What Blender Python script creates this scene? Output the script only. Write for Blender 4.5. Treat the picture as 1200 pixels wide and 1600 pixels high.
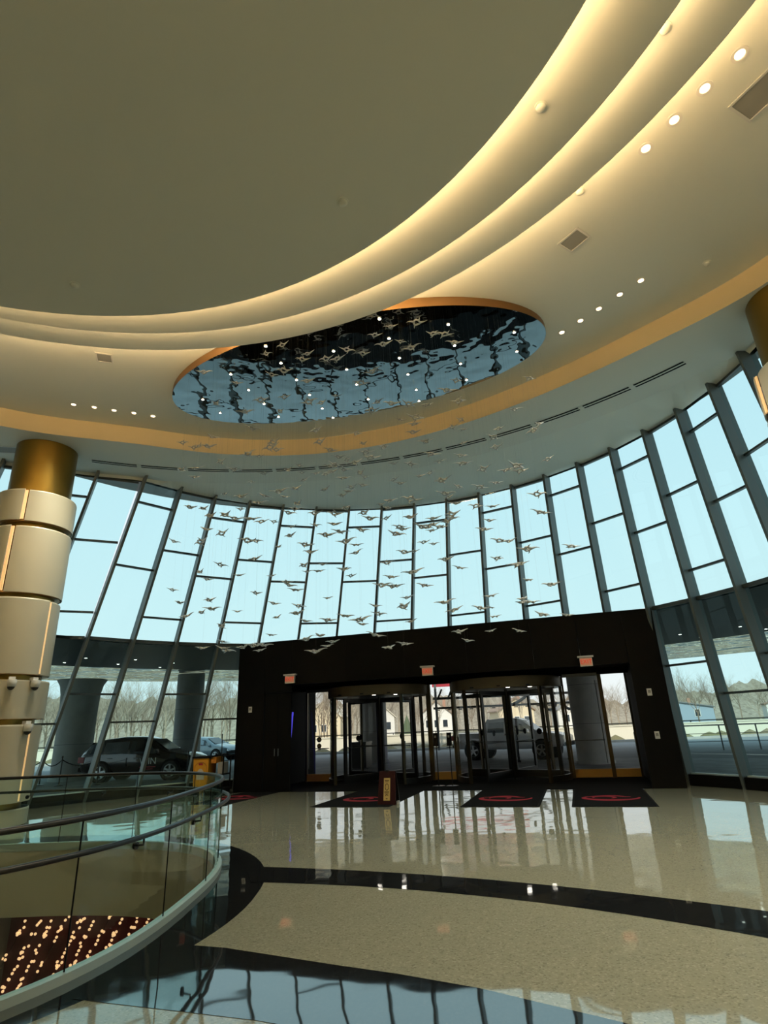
import bpy, bmesh, math, random
from math import sin, cos, pi, radians as R
from mathutils import Vector, Matrix
from mathutils.geometry import tessellate_polygon

random.seed(7)
sc = bpy.context.scene
for o in list(bpy.data.objects):
    bpy.data.objects.remove(o)
COL = sc.collection

# ------------------------------------------------------------------ camera
EYE = 1.65
pitch, roll = R(20.5), 0.042
fw = Vector((0, cos(pitch), sin(pitch)))
up0 = Vector((0, -sin(pitch), cos(pitch)))
rt0 = Vector((1, 0, 0))
rt = rt0 * cos(roll) - up0 * sin(roll)
up = rt0 * sin(roll) + up0 * cos(roll)
cd = bpy.data.cameras.new('camera')
cam = bpy.data.objects.new('camera', cd)
COL.objects.link(cam)
cd.sensor_fit = 'VERTICAL'
cd.sensor_height = 36.0
cd.sensor_width = 27.0
cd.lens = 893.0 / 1600.0 * 36.0
cd.clip_start = 0.05
cd.clip_end = 600
cam.matrix_world = Matrix(((rt.x, up.x, -fw.x, 0), (rt.y, up.y, -fw.y, 0), (rt.z, up.z, -fw.z, EYE), (0, 0, 0, 1)))
sc.camera = cam

# ------------------------------------------------------------------ sky, sun, exposure
world = bpy.data.worlds.new('sky')
sc.world = world
world.use_nodes = True
wn = world.node_tree
bg = wn.nodes['Background']
tc = wn.nodes.new('ShaderNodeTexCoord')
sep = wn.nodes.new('ShaderNodeSeparateXYZ')
ramp = wn.nodes.new('ShaderNodeValToRGB')
ramp.color_ramp.elements[0].position = 0.0
ramp.color_ramp.elements[0].color = (0.86, 0.93, 0.93, 1)
ramp.color_ramp.elements[1].position = 0.75
ramp.color_ramp.elements[1].color = (0.60, 0.80, 0.92, 1)
wn.links.new(tc.outputs['Generated'], sep.inputs[0])
wn.links.new(sep.outputs['Z'], ramp.inputs[0])
wn.links.new(ramp.outputs[0], bg.inputs['Color'])
bg.inputs['Strength'].default_value = 0.80

sl = bpy.data.lights.new('sun', 'SUN')
sl.energy = 2.6
sl.angle = R(2.0)
sl.color = (1.0, 0.93, 0.80)
sun = bpy.data.objects.new('sun', sl)
COL.objects.link(sun)
sun.rotation_euler = Vector((0.10, 0.80, -0.62)).to_track_quat('-Z', 'Y').to_euler()
sun.location = (0, -30, 40)

sc.view_settings.view_transform = 'Standard'
sc.view_settings.look = 'None'
sc.view_settings.exposure = 0.45
sc.view_settings.gamma = 1.0
sc.view_settings.use_curve_mapping = False
cy = sc.cycles
cy.max_bounces = 10
cy.diffuse_bounces = 5
cy.glossy_bounces = 5
cy.transmission_bounces = 8
cy.transparent_max_bounces = 40
cy.caustics_reflective = False
cy.caustics_refractive = False
cy.sample_clamp_indirect = 5.0
cy.use_denoising = True

# ------------------------------------------------------------------ materials
MATS = {}


def s2l(c):
    return tuple(((v / 255 / 12.92) if v / 255 <= 0.04045 else ((v / 255 + 0.055) / 1.055) ** 2.4) for v in c)


def mat(name, col, rough=0.5, metal=0.0, noise=None, bump=None, emit=None, spec=0.5, coat=0.0, trans=0.0, ior=1.5):
    """noise: (scale, second colour, low, high); bump: (scale, strength)"""
    m = bpy.data.materials.new(name)
    m.use_nodes = True
    nt = m.node_tree
    b = nt.nodes['Principled BSDF']
    b.inputs['Base Color'].default_value = (*col, 1)
    b.inputs['Roughness'].default_value = rough
    b.inputs['Metallic'].default_value = metal
    b.inputs['Specular IOR Level'].default_value = spec
    b.inputs['Coat Weight'].default_value = coat
    b.inputs['Transmission Weight'].default_value = trans
    b.inputs['IOR'].default_value = ior
    if noise or bump:
        t = nt.nodes.new('ShaderNodeTexCoord')
    if noise:
        n = nt.nodes.new('ShaderNodeTexNoise')
        n.inputs['Scale'].default_value = noise[0]
        n.inputs['Detail'].default_value = 4
        nt.links.new(t.outputs['Object'], n.inputs['Vector'])
        r = nt.nodes.new('ShaderNodeValToRGB')
        r.color_ramp.elements[0].position = noise[2]
        r.color_ramp.elements[1].position = noise[3]
        r.color_ramp.elements[0].color = (*col, 1)
        r.color_ramp.elements[1].color = (*noise[1], 1)
        nt.links.new(n.outputs['Fac'], r.inputs[0])
        nt.links.new(r.outputs[0], b.inputs['Base Color'])
    if bump:
        n2 = nt.nodes.new('ShaderNodeTexNoise')
        n2.inputs['Scale'].default_value = bump[0]
        n2.inputs['Detail'].default_value = 2
        nt.links.new(t.outputs['Object'], n2.inputs['Vector'])
        bp = nt.nodes.new('ShaderNodeBump')
        bp.inputs['Strength'].default_value = 1.0
        bp.inputs['Distance'].default_value = bump[1]
        nt.links.new(n2.outputs['Fac'], bp.inputs['Height'])
        nt.links.new(bp.outputs['Normal'], b.inputs['Normal'])
    if emit:
        b.inputs['Emission Color'].default_value = (*emit[0], 1)
        b.inputs['Emission Strength'].default_value = emit[1]
    MATS[name] = m
    return m


def glass(name, tint, base=0.05, edge=0.75):
    """thin pane: clear tinted transmission with a mirror-like sheen that grows towards grazing angles"""
    m = bpy.data.materials.new(name)
    m.use_nodes = True
    nt = m.node_tree
    nt.nodes.remove(nt.nodes['Principled BSDF'])
    out = nt.nodes['Material Output']
    tr = nt.nodes.new('ShaderNodeBsdfTransparent')
    tr.inputs[0].default_value = (*tint, 1)
    gl = nt.nodes.new('ShaderNodeBsdfGlossy')
    gl.inputs['Roughness'].default_value = 0.01
    gl.inputs['Color'].default_value = (0.85, 0.95, 0.95, 1)
    lw = nt.nodes.new('ShaderNodeLayerWeight')
    lw.inputs['Blend'].default_value = 0.5
    pw = nt.nodes.new('ShaderNodeMath')
    pw.operation = 'POWER'
    pw.inputs[1].default_value = 4.0
    ml = nt.nodes.new('ShaderNodeMath')
    ml.operation = 'MULTIPLY_ADD'
    ml.inputs[1].default_value = edge
    ml.inputs[2].default_value = base
    ml.use_clamp = True
    mx = nt.nodes.new('ShaderNodeMixShader')
    nt.links.new(lw.outputs['Facing'], pw.inputs[0])
    nt.links.new(pw.outputs[0], ml.inputs[0])
    nt.links.new(ml.outputs[0], mx.inputs[0])
    nt.links.new(tr.outputs[0], mx.inputs[1])
    nt.links.new(gl.outputs[0], mx.inputs[2])
    nt.links.new(mx.outputs[0], out.inputs[0])
    MATS[name] = m
    return m


def terrazzo(name, c1, c2, c3, rough, ior):
    m = bpy.data.materials.new(name)
    m.use_nodes = True
    nt = m.node_tree
    b = nt.nodes['Principled BSDF']
    t = nt.nodes.new('ShaderNodeTexCoord')
    v = nt.nodes.new('ShaderNodeTexVoronoi')
    v.inputs['Scale'].default_value = 70
    nt.links.new(t.outputs['Object'], v.inputs['Vector'])
    s = nt.nodes.new('ShaderNodeSeparateColor')
    nt.links.new(v.outputs['Color'], s.inputs[0])
    r = nt.nodes.new('ShaderNodeValToRGB')
    e = r.color_ramp.elements
    e[0].position = 0.0
    e[0].color = (*c2, 1)
    e[1].position = 0.22
    e[1].color = (*c1, 1)
    k = e.new(0.8)
    k.color = (*c1, 1)
    k = e.new(1.0)
    k.color = (*c3, 1)
    nt.links.new(s.outputs[0], r.inputs[0])
    nt.links.new(r.outputs[0], b.inputs['Base Color'])
    b.inputs['Roughness'].default_value = rough
    b.inputs['IOR'].default_value = ior
    n2 = nt.nodes.new('ShaderNodeTexNoise')
    n2.inputs['Scale'].default_value = 1.1
    nt.links.new(t.outputs['Object'], n2.inputs['Vector'])
    bp = nt.nodes.new('ShaderNodeBump')
    bp.inputs['Strength'].default_value = 1.0
    bp.inputs['Distance'].default_value = 0.006
    nt.links.new(n2.outputs['Fac'], bp.inputs['Height'])
    nt.links.new(bp.outputs['Normal'], b.inputs['Normal'])
    MATS[name] = m
    return m


mat('paint', (0.76, 0.765, 0.69), 0.75)
mat('soffit_cool', (0.80, 0.82, 0.74), 0.7)  # soffit by the glass, paler and greener than the other ceiling surfaces
mat('paint_tan', (0.80, 0.64, 0.39), 0.6)
mat('paint_dark', (0.10, 0.095, 0.085), 0.7)
mat('wall_paint', (0.66, 0.62, 0.54), 0.7)
mat('black_panel', (0.0032, 0.003, 0.0025), 0.65, noise=(3, (0.005, 0.0045, 0.0035), 0.3, 0.7), spec=0.12)
mat('black_metal', (0.007, 0.007, 0.007), 0.3)
mat('frame_metal', (0.05, 0.05, 0.047), 0.35, 0.8)
mat('bronze', (0.10, 0.078, 0.045), 0.38, 0.8)
mat('mullion', (0.10, 0.118, 0.113), 0.45, 0.2)
mat('transom', (0.05, 0.06, 0.06), 0.45, 0.3)
mat('gold', (0.27, 0.17, 0.035), 0.36, 0.9, bump=(40, 0.0008))
mat('clad', (0.50, 0.46, 0.35), 0.45, 0.1)
mat('brass_slit', (0.85, 0.52, 0.22), 0.3, 0.7)
mat('brass_plate', (0.52, 0.30, 0.09), 0.4, 0.4)
mat('mirror', (0.34, 0.36, 0.365), 0.015, 1.0, bump=(1.5, 0.022))
mat('copper', (0.25, 0.14, 0.06), 0.4, 0.8)
mat('rubber', (0.006, 0.006, 0.006), 0.85, spec=0.2)
mat('carpet', (0.005, 0.0055, 0.0055), 0.95, noise=(300, (0.009, 0.009, 0.009), 0.3, 0.7), spec=0.1)
mat('logo_red', (0.30, 0.012, 0.03), 0.9)
mat('sign_red', (0.025, 0.003, 0.004), 0.6, spec=0.2)
mat('gold_print', (0.55, 0.40, 0.14), 0.5)
mat('white_plastic', (0.72, 0.70, 0.66), 0.5)
mat('grey_plastic', (0.30, 0.29, 0.26), 0.6)
mat('exit_face', (0.62, 0.36, 0.26), 0.5, emit=((1.0, 0.35, 0.22), 0.08))
mat('exit_red', (0.6, 0.02, 0.01), 0.5, emit=((1.0, 0.06, 0.02), 0.30))
mat('cove_lamp', (1, 0.8, 0.5), 0.5, emit=((1.0, 0.68, 0.34), 36.0))
mat('lamp_warm', (1, 0.9, 0.7), 0.5, emit=((1.0, 0.80, 0.50), 3.0))
mat('lamp_white', (1, 0.95, 0.85), 0.5, emit=((1.0, 0.93, 0.80), 5.0))
mat('bulb', (1, 0.7, 0.4), 0.5, emit=((1.0, 0.52, 0.26), 0.8))
mat('slit_lamp', (1, 0.7, 0.4), 0.5, emit=((1.0, 0.55, 0.20), 0.35))
mat('blue_glow', (0.1, 0.1, 0.8), 0.5, emit=((0.10, 0.08, 0.9), 0.5))
mat('red_wall', (0.075, 0.006, 0.010), 0.6)
mat('lower_tan', (0.55, 0.49, 0.37), 0.7)
mat('chrome', (0.62, 0.64, 0.64), 0.18, 1.0)
mat('crystal', (0.97, 0.97, 0.96), 0.08, trans=0.5, ior=1.4)
mat('wire', (0.16, 0.18, 0.18), 0.6)
mat('yellow_vinyl', (0.62, 0.29, 0.015), 0.55)
mat('yellow_dark', (0.45, 0.17, 0.01), 0.55)
mat('pale_print', (0.55, 0.50, 0.42), 0.6)
# outdoors
mat('asphalt', (0.17, 0.18, 0.19), 0.8, noise=(0.6, (0.22, 0.23, 0.23), 0.3, 0.7))
mat('paving', (0.27, 0.28, 0.28), 0.7, noise=(1.5, (0.20, 0.21, 0.21), 0.4, 0.6))
mat('concrete', (0.46, 0.46, 0.43), 0.75, noise=(2.0, (0.38, 0.38, 0.36), 0.35, 0.65))
mat('parapet', (0.74, 0.70, 0.56), 0.8)
mat('canopy', (0.035, 0.048, 0.05), 0.55)
mat('roof_membrane', (0.84, 0.85, 0.84), 0.8)
mat('far_woods', (0.23, 0.195, 0.15), 0.95, noise=(0.8, (0.33, 0.29, 0.22), 0.35, 0.65))
mat('header_bronze', (0.20, 0.16, 0.10), 0.5, 0.2)
mat('shoe_metal', (0.50, 0.60, 0.57), 0.35, 0.4)
mat('ripple', (0.55, 0.58, 0.55), 0.04, 1.0, bump=(0.55, 0.55))
mat('dry_grass', (0.24, 0.19, 0.12), 0.95, noise=(0.25, (0.17, 0.155, 0.075), 0.35, 0.65))
mat('bark', (0.25, 0.20, 0.15), 0.95)
mat('bark_pale', (0.34, 0.29, 0.22), 0.95)
mat('evergreen', (0.09, 0.12, 0.06), 0.9)
mat('house_white', (0.75, 0.74, 0.70), 0.8)
mat('house_cream', (0.70, 0.60, 0.42), 0.8)
mat('house_blue', (0.30, 0.38, 0.46), 0.8)
mat('house_brick', (0.40, 0.23, 0.16), 0.8)
mat('roof_grey', (0.20, 0.21, 0.22), 0.85)
mat('roof_pale', (0.60, 0.55, 0.45), 0.85)
mat('roof_brown', (0.26, 0.18, 0.13), 0.85)
mat('dark_glass', (0.03, 0.04, 0.05), 0.08)
mat('car_black', (0.022, 0.015, 0.016), 0.12, 0.3, coat=0.8)
mat('car_white', (0.80, 0.81, 0.82), 0.2, coat=0.6)
mat('car_grey', (0.22, 0.28, 0.31), 0.2, 0.3, coat=0.6)
mat('tyre', (0.015, 0.015, 0.015), 0.8)
mat('rim', (0.45, 0.46, 0.47), 0.3, 0.9)
mat('headlamp', (0.7, 0.72, 0.74), 0.15, 0.4)
mat('taillamp', (0.4, 0.02, 0.02), 0.3)
mat('white_print', (0.8, 0.8, 0.8), 0.5)
mat('red_paint', (0.45, 0.03, 0.05), 0.5)
mat('cloth_black', (0.012, 0.012, 0.014), 0.9)
mat('skin', (0.45, 0.27, 0.19), 0.6)
mat('hair', (0.02, 0.014, 0.010), 0.7)
mat('hedge', (0.10, 0.105, 0.07), 0.95)
mat('steel', (0.25, 0.26, 0.26), 0.35, 0.8)
glass('curtain_glass', (0.69, 0.93, 0.945), 0.035, 0.6)
glass('rail_glass', (0.76, 0.925, 0.89), 0.05, 0.75)
glass('door_glass', (0.975, 0.97, 0.96), 0.02, 0.5)
terrazzo('terrazzo', (0.31, 0.305, 0.225), (0.22, 0.21, 0.155), (0.39, 0.38, 0.295), 0.035, 1.85)
terrazzo('black_terrazzo', (0.014, 0.015, 0.016), (0.008, 0.008, 0.009), (0.03, 0.03, 0.03), 0.035, 2.7)


# ------------------------------------------------------------------ mesh helpers
def tag(o, label=None, cat=None, group=None, kind=None):
    if label: o['label'] = label
    if cat: o['category'] = cat
    if group: o['group'] = group
    if kind: o['kind'] = kind
    return o


def empty(name, loc=(0, 0, 0), rz=0.0):
    o = bpy.data.objects.new(name, None)
    COL.objects.link(o)
    o.location = loc
    o.rotation_euler = (0, 0, rz)
    o.empty_display_size = 0.1
    return o


def put(name, me, parent=None, loc=(0, 0, 0), rz=0.0):
    o = bpy.data.objects.new(name, me)
    COL.objects.link(o)
    o.parent = parent
    o.location = loc
    o.rotation_euler = (0, 0, rz)
    return o


class MB:
    def __init__(s):
        s.v = []
        s.f = []

    def add(s, v, f):
        n = len(s.v)
        s.v += [tuple(p) for p in v]
        s.f += [tuple(i + n for i in q) for q in f]
        return s

    def box(s, x0, x1, y0, y1, z0, z1):
        v = [(x, y, z) for z in (z0, z1) for x, y in ((x0, y0), (x1, y0), (x1, y1), (x0, y1))]
        return s.add(v, [(3, 2, 1, 0), (4, 5, 6, 7), (0, 1, 5, 4), (1, 2, 6, 5), (2, 3, 7, 6), (3, 0, 4, 7)])

    def hexa(s, b, t):
        return s.add(list(b) + list(t), [(3, 2, 1, 0), (4, 5, 6, 7), (0, 1, 5, 4), (1, 2, 6, 5), (2, 3, 7, 6), (3, 0, 4, 7)])

    def bar(s, a, b, w, h, upv=(0, 0, 1)):
        a, b = Vector(a), Vector(b)
        d = (b - a).normalized()
        x = d.cross(Vector(upv))
        if x.length < 1e-4:
            x = d.cross(Vector((0, 1, 0)))
        x.normalize()
        y = x.cross(d)
        q = [x * i * w / 2 + y * j * h / 2 for i, j in ((-1, -1), (1, -1), (1, 1), (-1, 1))]
        return s.hexa([a + k for k in q], [b + k for k in q])

    def tube(s, pts, r, n=8, closed=False, caps=True):
        pts = [Vector(p) for p in pts]
        m = len(pts)
        rr = r if isinstance(r, (list, tuple)) else [r] * m
        base = len(s.v)
        for i, p in enumerate(pts):
            a = pts[(i - 1) % m] if (closed or i) else p
            c = pts[(i + 1) % m] if (closed or i < m - 1) else p
            d = (c - a).normalized()
            x = d.cross(Vector((0, 0, 1)))
            if x.length < 1e-3:
                x = Vector((1, 0, 0))
            x.normalize()
            y = x.cross(d)
            for k in range(n):
                t = 2 * pi * k / n
                s.v.append(tuple(p + (x * cos(t) + y * sin(t)) * rr[i]))
        for i in range(m if closed else m - 1):
            j = (i + 1) % m
            for k in range(n):
                l = (k + 1) % n
                s.f.append((base + i * n + k, base + i * n + l, base + j * n + l, base + j * n + k))
        if not closed and caps:
            s.f.append(tuple(base + k for k in range(n)))
            s.f.append(tuple(base + (m - 1) * n + k for k in reversed(range(n))))
        return s

    def lathe(s, prof, n=24, c=(0, 0), a0=0.0, a1=2 * pi):
        full = abs(a1 - a0 - 2 * pi) < 1e-6
        m = n if full else n + 1
        base = len(s.v)
        for i in range(m):
            t = a0 + (a1 - a0) * i / n
            for r, z in prof:
                s.v.append((c[0] + r * cos(t), c[1] + r * sin(t), z))
        L = len(prof)
        for i in range(n):
            j = (i + 1) % m
            for k in range(L - 1):
                s.f.append((base + i * L + k, base + j * L + k, base + j * L + k + 1, base + i * L + k + 1))
        return s

    def prism(s, poly, z0, z1, holes=()):
        """flat slab from an outline and holes"""
        loops = [list(poly)] + [list(h) for h in holes]
        tri = tessellate_polygon([[Vector((p[0], p[1], 0)) for p in l] for l in loops])
        flat = [p for l in loops for p in l]
        n = len(flat)
        if z1 is None:
            return s.add([(p[0], p[1], z0) for p in flat], tri)
        v = [(p[0], p[1], z0) for p in flat] + [(p[0], p[1], z1) for p in flat]
        f = [tuple(t) for t in tri] + [tuple(i + n for i in reversed(t)) for t in tri]
        k = 0
        for l in loops:
            m = len(l)
            for i in range(m):
                j = (i + 1) % m
                f.append((k + i, k + j, k + j + n, k + i + n))
            k += m
        return s.add(v, f)

    def strip(s, a, b, closed=False):
        """quads between two polylines"""
        n = len(a)
        v = list(a) + list(b)
        m = n if closed else n - 1
        return s.add(v, [(i, (i + 1) % n, (i + 1) % n + n, i + n) for i in range(m)])

    def loft(s, rings, cap=True):
        n = len(rings[0])
        base = len(s.v)
        for r in rings:
            s.v += [tuple(p) for p in r]
        for i in range(len(rings) - 1):
            for k in range(n):
                l = (k + 1) % n
                s.f.append((base + i * n + k, base + i * n + l, base + (i + 1) * n + l, base + (i + 1) * n + k))
        if cap:
            s.f.append(tuple(base + k for k in reversed(range(n))))
            s.f.append(tuple(base + (len(rings) - 1) * n + k for k in range(n)))
        return s

    def mesh(s, name, m, smooth=None, fix=True):
        me = bpy.data.meshes.new(name)
        me.from_pydata(s.v, [], s.f)
        if fix:
            bm = bmesh.new()
            bm.from_mesh(me)
            bmesh.ops.recalc_face_normals(bm, faces=bm.faces)
            if smooth:
                for e in bm.edges:
                    e.smooth = len(e.link_faces) == 2 and e.calc_face_angle(3.0) < smooth
                for f in bm.faces:
                    f.smooth = True
            bm.to_mesh(me)
            bm.free()
        me.materials.append(MATS[m])
        return me

    def build(s, name, m, parent=None, loc=(0, 0, 0), rz=0.0, smooth=None):
        return put(name, s.mesh(name, m, smooth), parent, loc, rz)


def circ(c, r, n, a0=0.0, a1=2 * pi, endpoint=False):
    k = n + 1 if endpoint else n
    return [(c[0] + r * cos(a0 + (a1 - a0) * i / n), c[1] + r * sin(a0 + (a1 - a0) * i / n)) for i in range(k)]


def z3(pts, z):
    return [(p[0], p[1], z) for p in pts]


def text_mesh(body, size, depth, m, align='CENTER'):
    cu = bpy.data.curves.new('lettering', 'FONT')
    cu.body = body
    cu.size = size
    cu.extrude = depth
    cu.align_x = align
    cu.align_y = 'CENTER'
    o = bpy.data.objects.new('lettering', cu)
    COL.objects.link(o)
    dg = bpy.context.evaluated_depsgraph_get()
    me = bpy.data.meshes.new_from_object(o.evaluated_get(dg))
    bpy.data.objects.remove(o)
    me.materials.clear()
    me.materials.append(MATS[m])
    return me


# ------------------------------------------------------------------ geometry of the place
# leaning curtain wall: a cone that narrows upwards
CB, RB = (-1.53, 9.98), 10.34
CT, RT, ZT = (-0.51, 10.00), 8.15, 8.7
STEP = 7.785


def ang(k):
    return R(141.3 - STEP * k)


def cone(k, z, out=0.0):
    if k < 0:                       # the glass straightens towards its left end
        f = z / 8.62
        q = Vector((-9.6, 16.45)) * (1 - f) + Vector((-7.03, 15.14)) * f + Vector((-1.15 + 0.12 * f, -0.55 + 0.07 * f)) * (-k) + Vector((-0.43, 0.90)) * out
        return Vector((q.x, q.y, z))
    f = z / ZT
    r = RB * (1 - f) + RT * f + out
    t = ang(k)
    return Vector((CB[0] * (1 - f) + CT[0] * f + r * cos(t), CB[1] * (1 - f) + CT[1] * f + r * sin(t), z))


K0, K1 = -6, 20
# the black entrance portal: a chord across the curtain wall
PA, PB = Vector((-4.76, 18.45)), Vector((6.84, 14.91))
PU = (PB - PA).normalized()
PN = Vector((-PU.y, PU.x))
PW = (PB - PA).length
PROT = math.atan2(PU.y, PU.x)
PZ = 4.25


def pt(s, off, z=0.0):
    p = PA + PU * s + PN * off
    return Vector((p.x, p.y, z))


# closed footprint: glass line, then the solid wall behind the viewer
WC = (-3.0, 3.2)
gl0, gl1 = cone(K0, 0, 0.42), cone(K1, 0, 0.42)
a_l = math.atan2(gl0.y - WC[1], gl0.x - WC[0])
r_l = math.hypot(gl0.x - WC[0], gl0.y - WC[1])
a_r = math.atan2(gl1.y - WC[1], gl1.x - WC[0])
r_r = math.hypot(gl1.x - WC[0], gl1.y - WC[1])
BACK = []
NB = 60
for i in range(1, NB):
    f = i / NB
    a = a_r + (a_l - 2 * pi - a_r) * f
    r = r_r + (r_l - r_r) * f
    BACK.append((WC[0] + r * cos(a), WC[1] + r * sin(a)))
GLASS0 = [tuple(cone(k, 0, 0.42)[:2]) for k in range(K0, K1 + 1)]
FOOT = GLASS0 + BACK          # runs from the far left glass, round to the right, and back behind the viewer

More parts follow.
